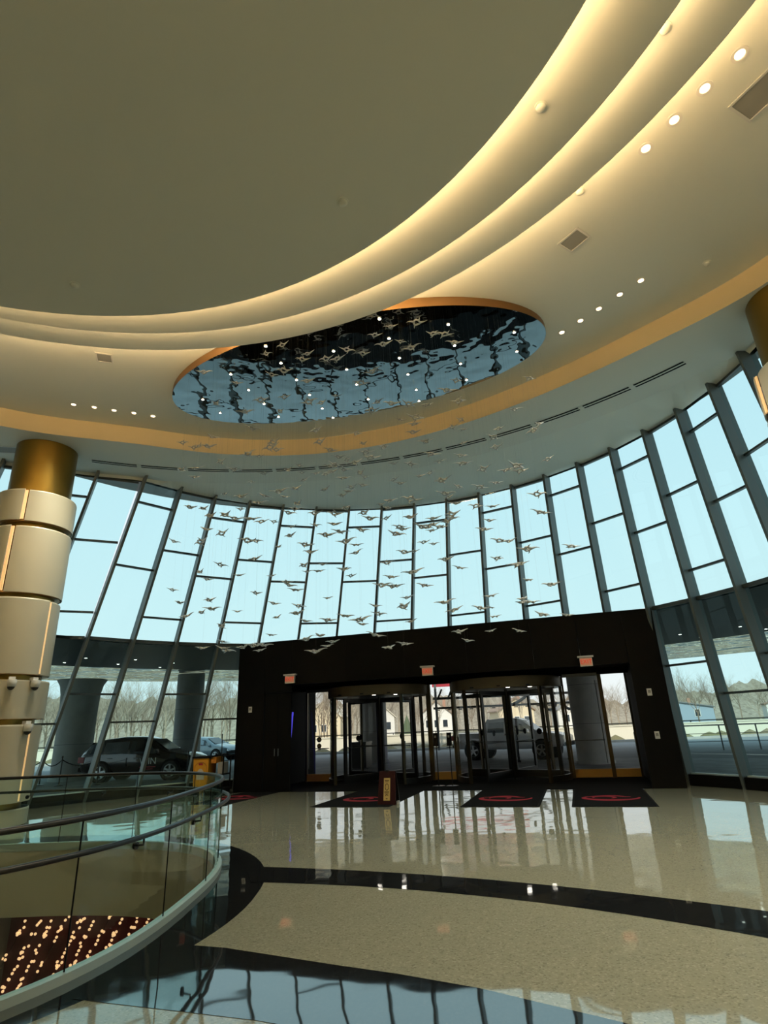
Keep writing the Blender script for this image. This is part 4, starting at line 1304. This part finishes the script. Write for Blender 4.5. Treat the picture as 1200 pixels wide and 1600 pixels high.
kb = tag(MB().box(-60, 60, 42.3, 42.6, -0.03, 0.12).build('kerb', 'concrete'), 'pale kerb in front of the planting strip', 'kerb')
lawn = tag(empty('lawn'), kind='structure', label='dry grass land rising beyond the parapet wall')
lm = MB()
xs = [-150 + 10 * i for i in range(31)]
rows_ = [(46.5, -0.3), (60, -0.3), (90, -0.3), (130, -0.3), (200, -0.3)]
grid = []
for y, z in rows_:
    grid.append([(x, y, z + 0.12 * sin(x * .3 + y)) for x in xs])
for a, b in zip(grid, grid[1:]):
    lm.strip(a, b)
lm.build('dry_lawn', 'dry_grass', lawn, smooth=R(60))
rg = MB()
xs2 = [-220 + 1.2 * i for i in range(367)]
crest = [(x, 215 + 6 * sin(x * .05), 9.5 + 2.2 * sin(x * .045 + 1) + 1.0 * sin(x * .21) + (5.0 if x < -20 else 0.0) * min(1, (-20 - x) / 40 if x < -20 else 0) + random.uniform(-1.3, 1.0)) for x in xs2]
rg.strip([(x, 185, -0.3) for x in xs2], crest)
rg.strip(crest, [(x, 250, -0.3) for x in xs2])
rg.build('wooded_ridge', 'far_woods', lawn)


# bare trees
def tree_mesh(seed, h, m_):
    rnd = random.Random(seed)
    m = MB()
    def grow(p, d, L, r, lev):
        q = p + d * L
        mid = p + d * L * .5 + Vector((rnd.uniform(-1, 1), rnd.uniform(-1, 1), 0)) * L * .05
        m.tube([p, mid, q], [r, r * .82, r * .6], 3, caps=False)
        if lev == 0:
            return
        nb = (6 if lev == 4 else 5 if lev == 3 else 4 if lev == 2 else 6)
        for i in range(nb):
            f = 0.35 + 0.65 * (i + 1) / nb
            st = p + d * L * f
            az = rnd.uniform(0, 2 * pi)
            sp = rnd.uniform(.35, .85)
            x = d.cross(Vector((0.3, 0.9, 0.1))).normalized()
            y = d.cross(x)
            nd = (d * cos(sp) + (x * cos(az) + y * sin(az)) * sin(sp))
            nd.z += .34
            nd.normalize()
            grow(st, nd, L * rnd.uniform(.5, .72), r * (1 - f * .4) * .55, lev - 1)
    grow(Vector((0, 0, 0)), Vector((rnd.uniform(-.05, .05), rnd.uniform(-.05, .05), 1)).normalized(), h * .42, h * .011, 4)
    return m.mesh('tree_branches', m_, None, fix=False)


trees = [tree_mesh(3, 11, 'bark'), tree_mesh(5, 12, 'bark_pale'), tree_mesh(9, 10, 'bark'), tree_mesh(14, 11, 'bark_pale')]
spots = []
for rw in range(3):
    for i in range(42):
        spots.append((-92 + i * 2.05 + random.uniform(-.8, .8) + rw * .7, 84 + rw * 11 + random.uniform(-3, 3), random.uniform(.85, 1.2)))
NW = len(spots)
for rw in range(2):
    for i in range(28):
        spots.append((-8 + i * 3.4 + random.uniform(-1, 1), 138 + rw * 12 + random.uniform(-4, 4), random.uniform(.85, 1.2)))
for i in range(16):
    spots.append((-24 + i * 4.6 + random.uniform(-1.5, 1.5), 100 + random.uniform(-6, 6), random.uniform(.6, .9)))
NH = len(spots)
for x, y, s_ in ((27, 62, .62), (31, 66, .7), (35, 70, .75), (41, 68, .6), (46, 74, .7)):
    spots.append((x, y, s_))
for i, (x, y, s_) in enumerate(spots):
    o = put('bare_tree', trees[i % 4], None, (x, y, -0.3), random.uniform(0, 6.28))
    o.scale = (s_ * 1.1, s_ * 1.1, s_)
    if i < NW:
        tag(o, 'bare leafless tree in the dense woods left of the entrance', 'tree', 'bare woods on the left')
    elif i < NH:
        tag(o, 'bare leafless tree around the far houses', 'tree', 'bare trees behind the houses')
    else:
        tag(o, 'small bare tree outside the right hand glazing', 'tree', 'small bare trees on the right')
for x, y in ((-11.2, 60), (-8.6, 61), (1.4, 60.5)):
    e = tag(empty('evergreen_shrub', (x, y, -0.3)), 'small conical evergreen shrub beyond the parapet wall', 'shrub', 'conical shrubs beyond the wall')
    MB().lathe([(0.0, 2.9), (0.3, 2.1), (0.6, 1.0), (0.5, 0.3), (0.0, 0.2)], 12).build('foliage', 'evergreen', e)
    MB().tube([(0, 0, -.1), (0, 0, .4)], .06, 6).build('trunk', 'bark', e)


def house(x, y, w, d, h, rh, wall, roof_, rz, label):
    e = tag(empty('house', (x, y, -0.3), rz), label, 'house', 'far houses beyond the parapet wall')
    b = MB()
    b.add([(-w / 2, -d / 2, 0), (w / 2, -d / 2, 0), (w / 2, d / 2, 0), (-w / 2, d / 2, 0), (-w / 2, -d / 2, h), (w / 2, -d / 2, h), (w / 2, d / 2, h), (-w / 2, d / 2, h), (0, -d / 2, h + rh), (0, d / 2, h + rh)],
          [(0, 1, 5, 8, 4), (1, 2, 6, 5), (2, 3, 7, 9, 6), (3, 0, 4, 7)])
    b.build('walls', wall, e)
    r_ = MB()
    ov_ = .35
    k = rh / (w / 2)
    for sg in (-1, 1):
        r_.hexa([(0, -d / 2 - ov_, h + rh), (sg * (w / 2 + ov_), -d / 2 - ov_, h - ov_ * k), (sg * (w / 2 + ov_), d / 2 + ov_, h - ov_ * k), (0, d / 2 + ov_, h + rh)],
                [(0, -d / 2 - ov_, h + rh + .2), (sg * (w / 2 + ov_), -d / 2 - ov_, h - ov_ * k + .2), (sg * (w / 2 + ov_), d / 2 + ov_, h - ov_ * k + .2), (0, d / 2 + ov_, h + rh + .2)])
    r_.build('roof', roof_, e)
    for zz in ([1.2, 3.8] if h > 4.5 else [1.2]):
        for xx in (-w * .28, 0, w * .28):
            f = MB().box(xx - .55, xx + .55, -d / 2 - .06, -d / 2 + .02, zz, zz + 1.5).build('window_frame', 'house_white', e)
            MB().box(xx - .45, xx + .45, -d / 2 - .08, -d / 2 - .05, zz + .1, zz + 1.4).build('window_pane', 'dark_glass', f)
    MB().box(w * .2, w * .2 + .6, -.3, .3, h + rh * .4, h + rh + .7).build('chimney', 'house_brick', e)


house(-21.3, 122.0, 5, 6, 3.8, 2.6, 'house_blue', 'roof_grey', R(15), 'blue grey gabled house beyond the parapet wall')
house(-13.4, 126.9, 7, 7, 4.2, 3.0, 'house_cream', 'roof_pale', R(-10), 'large cream gabled house behind the stickered glass door')
house(-3.0, 119.6, 5.5, 6, 3.6, 2.4, 'house_white', 'roof_pale', R(12), 'white gabled house behind the first revolving door')
house(9.2, 124.4, 6, 7, 3.8, 2.4, 'house_white', 'roof_brown', R(-8), 'white house with brown roof between the revolving doors')
house(23.8, 122.0, 7, 7, 3.8, 2.2, 'house_cream', 'roof_brown', R(6), 'cream house with brown roof behind the pickup truck')
house(37.8, 126.9, 8, 7, 3.6, 1.8, 'house_white', 'roof_grey', R(-4), 'long white house with grey roof behind the concrete column')
house(61.0, 131.8, 14, 8, 3.0, 1.3, 'house_blue', 'roof_grey', R(-20), 'low blue building outside the right hand glazing')
house(90.3, 136.6, 12, 8, 3.2, 1.6, 'house_white', 'roof_brown', R(-25), 'low white building farthest to the right outside')


# ---- vehicles
def vehicle(name, loc, rz, paint, st, wheels, wr, label, cat, win, hw, shield, rear_glass=None):
    """st: stations (x, half width at belt, half width at top, z bottom, z belt, z top)"""
    e = tag(empty(name, loc, rz), label, cat)

    def ring(s):
        x, wb, wt, z0, zb, zt = s
        half = [(0.0, z0), (wb * .82, z0), (wb * .97, z0 + .12), (wb, (z0 + zb) / 2), (wb * .985, zb), (wt + (wb - wt) * .12, zt - (zt - zb) * .18), (wt * .86, zt - .015), (wt * .45, zt + .012), (0, zt + .016)]
        return [(x, y, z) for y, z in half] + [(x, -y, z) for y, z in reversed(half[1:-1])]

    MB().loft([ring(s) for s in st]).build('body', paint, e, smooth=R(48))

    def at(x):
        for a, b in zip(st, st[1:]):
            if a[0] <= x <= b[0]:
                f = (x - a[0]) / (b[0] - a[0])
                return [p + (q - p) * f for p, q in zip(a, b)]
        return list(st[-1])

    for sg in (-1, 1):
        for x0, x1, sl0, sl1 in win:
            A, B = at(x0), at(x1)
            A2, B2 = at(x0 + sl0), at(x1 + sl1)
            def P(S_, f):
                wb, wt, zb, zt = S_[1] * .985, S_[2] + (S_[1] - S_[2]) * .12, S_[4], zt_(S_)
                return (S_[0], sg * (wb + (wt - wb) * f + .012), zb + (zt - zb) * f)
            def zt_(S_):
                return S_[5] - (S_[5] - S_[4]) * .18
            MB().add([P(A, .08), P(B, .08), P(B2, .92), P(A2, .92)], [(0, 1, 2, 3)]).build('side_window', 'dark_glass', e)
    for nm, sp in (('windscreen', shield), ('rear_window', rear_glass)):
        if sp:
            x0, x1 = sp
            A, B = at(x0), at(x1)
            m = MB()
            dx = .02 if nm == 'windscreen' else -.02
            m.add([(A[0] + dx, -A[2] * .84, A[5] + .02), (A[0] + dx, A[2] * .84, A[5] + .02), (B[0] + dx, B[2] * .84, B[5] + .02), (B[0] + dx, -B[2] * .84, B[5] + .02)], [(0, 1, 2, 3)])
            m.build(nm, 'dark_glass', e)
    for x in wheels:
        for sg in (-1, 1):
            y = sg * (hw - .1)
            a = MB()
            a.tube([(x, sg * (hw - .28), wr + .02), (x, sg * (hw + .006), wr + .02)], wr * 1.17, 24)
            a.build('wheel_arch', 'rubber', e)
            t = MB()
            t.tube([(x, y - sg * .11, wr), (x, y - sg * .10, wr), (x, y + sg * .10, wr), (x, y + sg * .13, wr)], [wr * .9, wr, wr, wr * .92], 26)
            tw = t.build('tyre', 'tyre', e)
            rm_ = MB()
            rm_.tube([(x + wr * .62 * cos(q), y + sg * .125, wr + wr * .62 * sin(q)) for q in [2 * pi * i / 20 for i in range(20)]], .025, 6, True)
            for i in range(5):
                q = 2 * pi * i / 5 + .3
                rm_.bar((x, y + sg * .135, wr), (x + wr * .62 * cos(q), y + sg * .135, wr + wr * .62 * sin(q)), .07, .03, (0, 1, 0))
            rm_.tube([(x, y + sg * .12, wr), (x, y + sg * .15, wr)], .05, 10)
            rm_.build('rim', 'rim', tw)
    L0, L1 = st[0][0], st[-1][0]
    F = st[-2]
    for sg in (-1, 1):
        MB().hexa([(F[0] - .12, sg * F[1] * .62, F[4] - .16), (F[0] + .10, sg * F[1] * .55, F[4] - .15), (F[0] + .10, sg * F[1] * .92, F[4] - .15), (F[0] - .12, sg * (F[1] + .01), F[4] - .15)],
                  [(F[0] - .2, sg * F[1] * .62, F[4] - .02), (F[0] + .05, sg * F[1] * .55, F[4] - .03), (F[0] + .05, sg * F[1] * .92, F[4] - .03), (F[0] - .22, sg * (F[1] + .01), F[4] + .0)]).build('headlamp', 'headlamp', e)
        B_ = st[1]
        MB().box(B_[0] - .12, B_[0] + .12, sg * B_[1] - .03, sg * B_[1] + .02, B_[4] - .28, B_[4] - .06).build('tail_lamp', 'taillamp', e)
        mx = shield[0] - .25
        S_ = at(mx)
        MB().hexa([(mx - .10, sg * (S_[1] + .02), S_[4] + .02), (mx + .10, sg * (S_[1] + .02), S_[4] + .02), (mx + .06, sg * (S_[1] + .2), S_[4] + .04), (mx - .08, sg * (S_[1] + .2), S_[4] + .04)],
                  [(mx - .10, sg * (S_[1] + .02), S_[4] + .18), (mx + .06, sg * (S_[1] + .02), S_[4] + .18), (mx + .03, sg * (S_[1] + .2), S_[4] + .19), (mx - .08, sg * (S_[1] + .2), S_[4] + .19)]).build('wing_mirror', paint, e)
        for hx in ([w[0] + .2 for w in win[-2:]]):
            S_ = at(hx)
            MB().box(hx, hx + .2, sg * S_[1] - .015, sg * S_[1] + .03, S_[4] - .16, S_[4] - .12).build('door_handle', paint, e)
    MB().box(L1 - .06, L1 + .03, -hw * .5, hw * .5, st[-1][3] + .18, st[-1][4] - .16).build('grille', 'rubber', e)
    MB().box(L1 - .08, L1 + .05, -hw * .85, hw * .85, st[-1][3] - .02, st[-1][3] + .15).build('front_bumper', 'rubber', e)
    MB().box(L0 - .05, L0 + .08, -hw * .85, hw * .85, st[0][3], st[0][3] + .15).build('rear_bumper', 'rubber', e)
    return e


suv = [(-2.38, .80, .66, .42, .98, 1.02), (-2.30, .88, .70, .36, 1.02, 1.18), (-2.05, .92, .70, .32, 1.03, 1.46), (-1.5, .94, .72, .30, 1.02, 1.60), (-.7, .95, .74, .30, 1.00, 1.66), (.1, .95, .73, .30, .98, 1.63), (.55, .95, .70, .30, .97, 1.50), (1.15, .94, .74, .30, .98, 1.10), (1.5, .93, .78, .32, .95, 1.03), (2.0, .90, .74, .36, .88, .95), (2.3, .82, .66, .42, .76, .82), (2.40, .70, .56, .48, .66, .70)]
e = vehicle('display_car', (-10.25, 25.6, -0.02), R(-4), 'car_black', suv, (-1.42, 1.45), .36, 'glossy black display car with white lettering on its door outside the glass', 'car', [(-2.0, -1.45, .18, .02), (-1.38, -.38, 0, 0), (-.28, .78, 0, -.28)], .95, (1.12, .5), (-2.28, -2.02))
tm = put('door_lettering', text_mesh('WIN', .34, .003, 'white_print'), e, (.52, -.962, .72))
tm.rotation_euler = (pi / 2, 0, 0)
ml_ = MB().box(.2, .85, -.962, -.955, .50, .53).box(.25, .75, -.962, -.955, .43, .455)
ml_.build('door_stripe', 'red_paint', e)
sedan = [(-2.2, .75, .6, .40, .85, .90), (-2.1, .85, .66, .34, .92, 1.0), (-1.6, .88, .66, .28, .93, 1.12), (-1.0, .90, .66, .26, .92, 1.38), (-.2, .91, .68, .26, .90, 1.46), (.45, .91, .66, .26, .90, 1.36), (1.1, .90, .72, .26, .90, 1.0), (1.7, .87, .72, .30, .84, .9), (2.1, .78, .64, .36, .72, .78), (2.2, .66, .54, .42, .62, .66)]
vehicle('parked_car', (-12.3, 40.6, -0.02), R(-22), 'car_grey', sedan, (-1.35, 1.38), .33, 'blue grey car parked beyond the black display car', 'car', [(-1.25, -.42, .25, 0), (-.34, .78, 0, -.35)], .9, (1.08, .42), (-1.65, -1.02))
pick = [(-2.75, .86, .80, .55, 1.10, 1.13), (-2.68, .92, .88, .48, 1.14, 1.17), (-1.2, .94, .90, .46, 1.14, 1.17), (-1.12, .94, .76, .46, 1.14, 1.50), (-.98, .94, .74, .44, 1.14, 1.74), (-.3, .94, .74, .44, 1.12, 1.79), (.45, .94, .72, .44, 1.10, 1.75), (.75, .94, .72, .44, 1.10, 1.60), (1.30, .94, .76, .46, 1.12, 1.18), (1.9, .93, .80, .50, 1.06, 1.12), (2.4, .90, .76, .52, .98, 1.05), (2.58, .84, .70, .55, .90, .96)]
td = Vector((6.65 - 3.82, 27.55 - 29.17)).normalized()
tn = Vector((-td.y, td.x))
tc_ = Vector((6.65, 27.55)) - td * 1.63 + tn * .84
vehicle('pickup_truck', (tc_.x, tc_.y, -0.02), math.atan2(td.y, td.x), 'car_white', pick, (-1.68, 1.58), .39, 'white crew cab pickup truck parked outside the revolving door', 'truck', [(-.92, -.12, .06, 0), (-.02, .98, 0, -.28)], .94, (1.26, .66), (-1.14, -.98))

# ---- bollards, bin, stanchions, big sign outside
for x, y, lab in ((0.45, 27.7, 'steel bollard seen through the first revolving door'), (-4.1, 29.0, 'steel bollard behind the stickered glass door'), (10.6, 27.0, 'steel bollard beside the concrete column on the right'), (9.6, 20.9, 'leaning grey bollard close outside the right hand glazing'), (-6.4, 31.5, 'thin steel bollard near the parked blue grey car')):
    e = tag(empty('bollard', (x, y, -0.02)), lab, 'bollard', 'steel bollards along the drive')
    MB().tube([(0, 0, 0), (0, 0, .95)], .085, 16).build('post', 'steel', e, smooth=R(40))
    MB().lathe([(0.085, .95), (.09, .96), (.07, 1.0), (0, 1.01)], 16).build('cap', 'steel', e, smooth=R(40))
    MB().lathe([(.13, 0), (.13, .015), (.085, .02)], 16).build('foot_ring', 'steel', e)
e = tag(empty('waste_bin', (-1.45, 26.9, -0.02), PROT), 'square dark waste bin outside the first revolving door', 'bin')
MB().box(-.38, .38, -.38, .38, .04, 1.0).build('bin_body', 'black_metal', e)
MB().box(-.40, .40, -.40, .40, 1.0, 1.06).build('bin_lid', 'black_metal', e)
MB().lathe([(.10, 1.06), (.12, 1.10), (.12, 1.30), (0, 1.32)], 16).build('ash_top', 'steel', e)
st_ = [(-12.9, 24.0), (-14.0, 24.6), (-8.0, 24.0), (-11.3, 23.7)]
for i, (x, y) in enumerate(st_):
    e = tag(empty('rope_stanchion', (x, y, -0.01)), ['black rope stanchion at the rear corner of the display car', 'black rope stanchion farthest behind the display car', 'black rope stanchion at the front corner of the display car', 'black rope stanchion beside the display car door'][i], 'stanchion', 'rope stanchions round the display car')
    MB().lathe([(.16, 0), (.16, .02), (.03, .05)], 20).build('base', 'black_metal', e)
    MB().tube([(0, 0, .02), (0, 0, 1.0)], .025, 10).build('post', 'black_metal', e)
    MB().lathe([(.025, .98), (.04, 1.0), (.03, 1.05), (0, 1.06)], 12).build('cap', 'black_metal', e)
    if i in (0, 1, 3):
        nx, ny = {0: st_[1], 1: (-15.4, 25.4), 3: st_[0]}[i]
        MB().tube([((nx - x) * f, (ny - y) * f, .92 - .9 * f * (1 - f)) for f in [j / 10 for j in range(11)]], .018, 6).build('rope', 'rubber', e)
e = tag(empty('billboard_sign', (8.0, 41.0, -0.02), R(-6)), 'large open framed script sign seen from behind above the pickup truck', 'sign')
for z, h in ((3.20, .16), (2.58, .14)):
    MB().box(-5.2, 5.6, -.06, .06, z, z + h).build('rail', 'black_metal', e)
for x in (-5.0, 5.4):
    MB().box(x - .08, x + .08, -.08, .08, 0, 4.6).build('leg', 'steel', e)
def scr(pts, r, nm, m_):
    MB().tube(pts, r, 6).build(nm, m_, e)
for i, x0 in enumerate((-4.9, -4.2, -3.3, -2.5, -1.6)):
    scr([(x0, .1, 3.2), (x0 + .35, .1, 3.9)], .07, 'letter_stroke', 'black_metal')
for i in range(14):
    MB().box(-5.0 + i * .75, -4.75 + i * .75, -.05, .12, 2.5, 2.56).build('lamp_bracket', 'black_metal', e)
scr([(-.4 + 2.3 * f, .1, 2.62 + 1.3 * f * f) for f in [j / 10 for j in range(11)]], .11, 'letter_swash', 'black_metal')
scr([(2.6 + .5 * cos(t), .1, 3.0 + .75 * sin(t)) for t in [R(120 + 210 * j / 14) for j in range(15)]], .10, 'letter_loop', 'black_metal')
scr([(3.9 + .45 * cos(t), .1, 3.0 + .75 * sin(t)) for t in [R(150 + 200 * j / 14) for j in range(15)]], .10, 'letter_loop', 'black_metal')
scr([(4.7, .1, 4.2), (4.75, .1, 2.7)], .09, 'letter_stroke', 'black_metal')
MB().box(-5.2, 0.4, -.06, .06, 4.05, 4.25).build('red_band', 'red_paint', e)
MB().box(-5.2, 0.4, -.06, .06, 4.5, 4.62).build('red_band', 'red_paint', e)
# balcony style guard rail outside the right glazing
e = tag(empty('guard_rail', (18.5, 27.5, 0), R(-28)), 'pale metal guard rail outside the right hand glazing', 'railing')
MB().box(-5, 7, -.04, .04, 1.04, 1.10).build('top_rail', 'white_plastic', e)
for i in range(9):
    MB().box(-5 + i * 1.5 - .03, -5 + i * 1.5 + .03, -.03, .03, -.03, 1.05).build('post', 'steel', e)
for z in (.35, .7):
    MB().tube([(-5, 0, z), (7, 0, z)], .012, 5).build('cable', 'steel', e)

# ---- person in black standing at the truck
pe = Vector((5.15, 26.35, -0.02))
e = tag(empty('person', tuple(pe), R(12)), 'person in black jacket and trousers leaning toward the white pickup truck', 'person')


V = [(0, 0, .95), (0, .02, 1.15), (0, .08, 1.38), (0, .11, 1.48),
     (.09, 0, .90), (.10, .02, .50), (.10, -.04, .10), (.10, .12, .05),
     (-.09, 0, .90), (-.11, -.05, .50), (-.12, -.14, .10), (-.12, .02, .05),
     (.17, .09, 1.40), (.24, .12, 1.14), (.20, .34, 1.08), (.18, .42, 1.09),
     (-.17, .09, 1.40), (-.25, .12, 1.14), (-.20, .34, 1.10), (-.18, .42, 1.11)]
E_ = [(0, 1), (1, 2), (2, 3), (0, 4), (4, 5), (5, 6), (6, 7), (0, 8), (8, 9), (9, 10), (10, 11), (2, 12), (12, 13), (13, 14), (14, 15), (2, 16), (16, 17), (17, 18), (18, 19)]
RD = [(.16, .12), (.15, .11), (.16, .11), (.06, .06), (.10, .10), (.07, .07), (.05, .05), (.045, .04), (.10, .10), (.07, .07), (.05, .05), (.045, .04), (.07, .07), (.055, .055), (.045, .045), (.04, .04), (.07, .07), (.055, .055), (.045, .045), (.04, .04)]


def skin2(name, V, E_, RD, m_):
    me = bpy.data.meshes.new(name)
    bm = bmesh.new()
    lay = bm.verts.layers.skin.verify()
    vs = [bm.verts.new(v) for v in V]
    for a, b in E_:
        bm.edges.new((vs[a], vs[b]))
    for v, r in zip(vs, RD):
        v[lay].radius = r
    vs[0][lay].use_root = True
    bm.to_mesh(me)
    bm.free()
    me.materials.append(MATS[m_])
    o = put(name, me, e)
    md = o.modifiers.new('skin', 'SKIN')
    md.use_smooth_shade = True
    s_ = o.modifiers.new('subdivision', 'SUBSURF')
    s_.levels = 1
    s_.render_levels = 2
    return o


skin2('body', V, E_, RD, 'cloth_black')
hd = MB()
prof = [(0.0, -.13), (.045, -.125), (.068, -.09), (.078, -.04), (.082, .02), (.075, .07), (.05, .11), (0.0, .125)]
hd.lathe(prof, 16)
hd.v = [(x * .92, y * 1.12 + (.02 if z < -.08 else 0), z) for x, y, z in hd.v]
hd.tube([(0, -.0, -.2), (0, 0, -.08)], .05, 10)
hd.add([(-.014, .088, -.035), (.014, .088, -.035), (0, .118, -.03), (0, .088, .015)], [(0, 1, 2), (0, 2, 3), (1, 3, 2)])
for sg in (-1, 1):
    hd.tube([(sg * .074, .0, -.02), (sg * .088, -.005, 0), (sg * .082, -.01, .03)], .012, 6)
h_ = hd.build('head', 'skin', e, (0, .13, 1.66), smooth=R(60))
hr = MB().lathe([(.083, -.01), (.087, .03), (.080, .08), (.055, .122), (0, .138)], 16)
hr.v = [(x * .95, y * 1.14 - .012, z) for x, y, z in hr.v]
hr.build('hair', 'hair', h_, smooth=R(60))
for sg in (-1, 1):
    hm = MB()
    hm.tube([(0, 0, 0), (0, .05, .0), (0, .09, -.005)], [.026, .034, .026], 8)
    for i, (dx, L) in enumerate(((-.026, .06), (-.009, .07), (.009, .066), (.025, .052))):
        hm.tube([(dx, .085, -.004), (dx, .085 + L * .5, -.010), (dx, .085 + L, -.028)], [.009, .008, .006], 6)
    hm.tube([(-sg * .03, .02, 0), (-sg * .055, .05, -.008), (-sg * .05, .08, -.02)], [.011, .010, .007], 6)
    hm.build('hand', 'skin', e, (sg * .18, .45, 1.10), smooth=R(60))
    sx = .10 if sg > 0 else -.12
    sy = .0 if sg > 0 else -.10
    smm = MB()
    smm.loft([[(sx - .045, sy - .12, 0), (sx + .045, sy - .12, 0), (sx + .04, sy - .11, .09), (sx - .04, sy - .11, .09)], [(sx - .05, sy + .06, 0), (sx + .05, sy + .06, 0), (sx + .035, sy + .05, .08), (sx - .035, sy + .05, .08)], [(sx - .04, sy + .17, 0), (sx + .04, sy + .17, 0), (sx + .03, sy + .16, .04), (sx - .03, sy + .16, .04)]])
    smm.build('shoe', 'rubber', e, smooth=R(50))
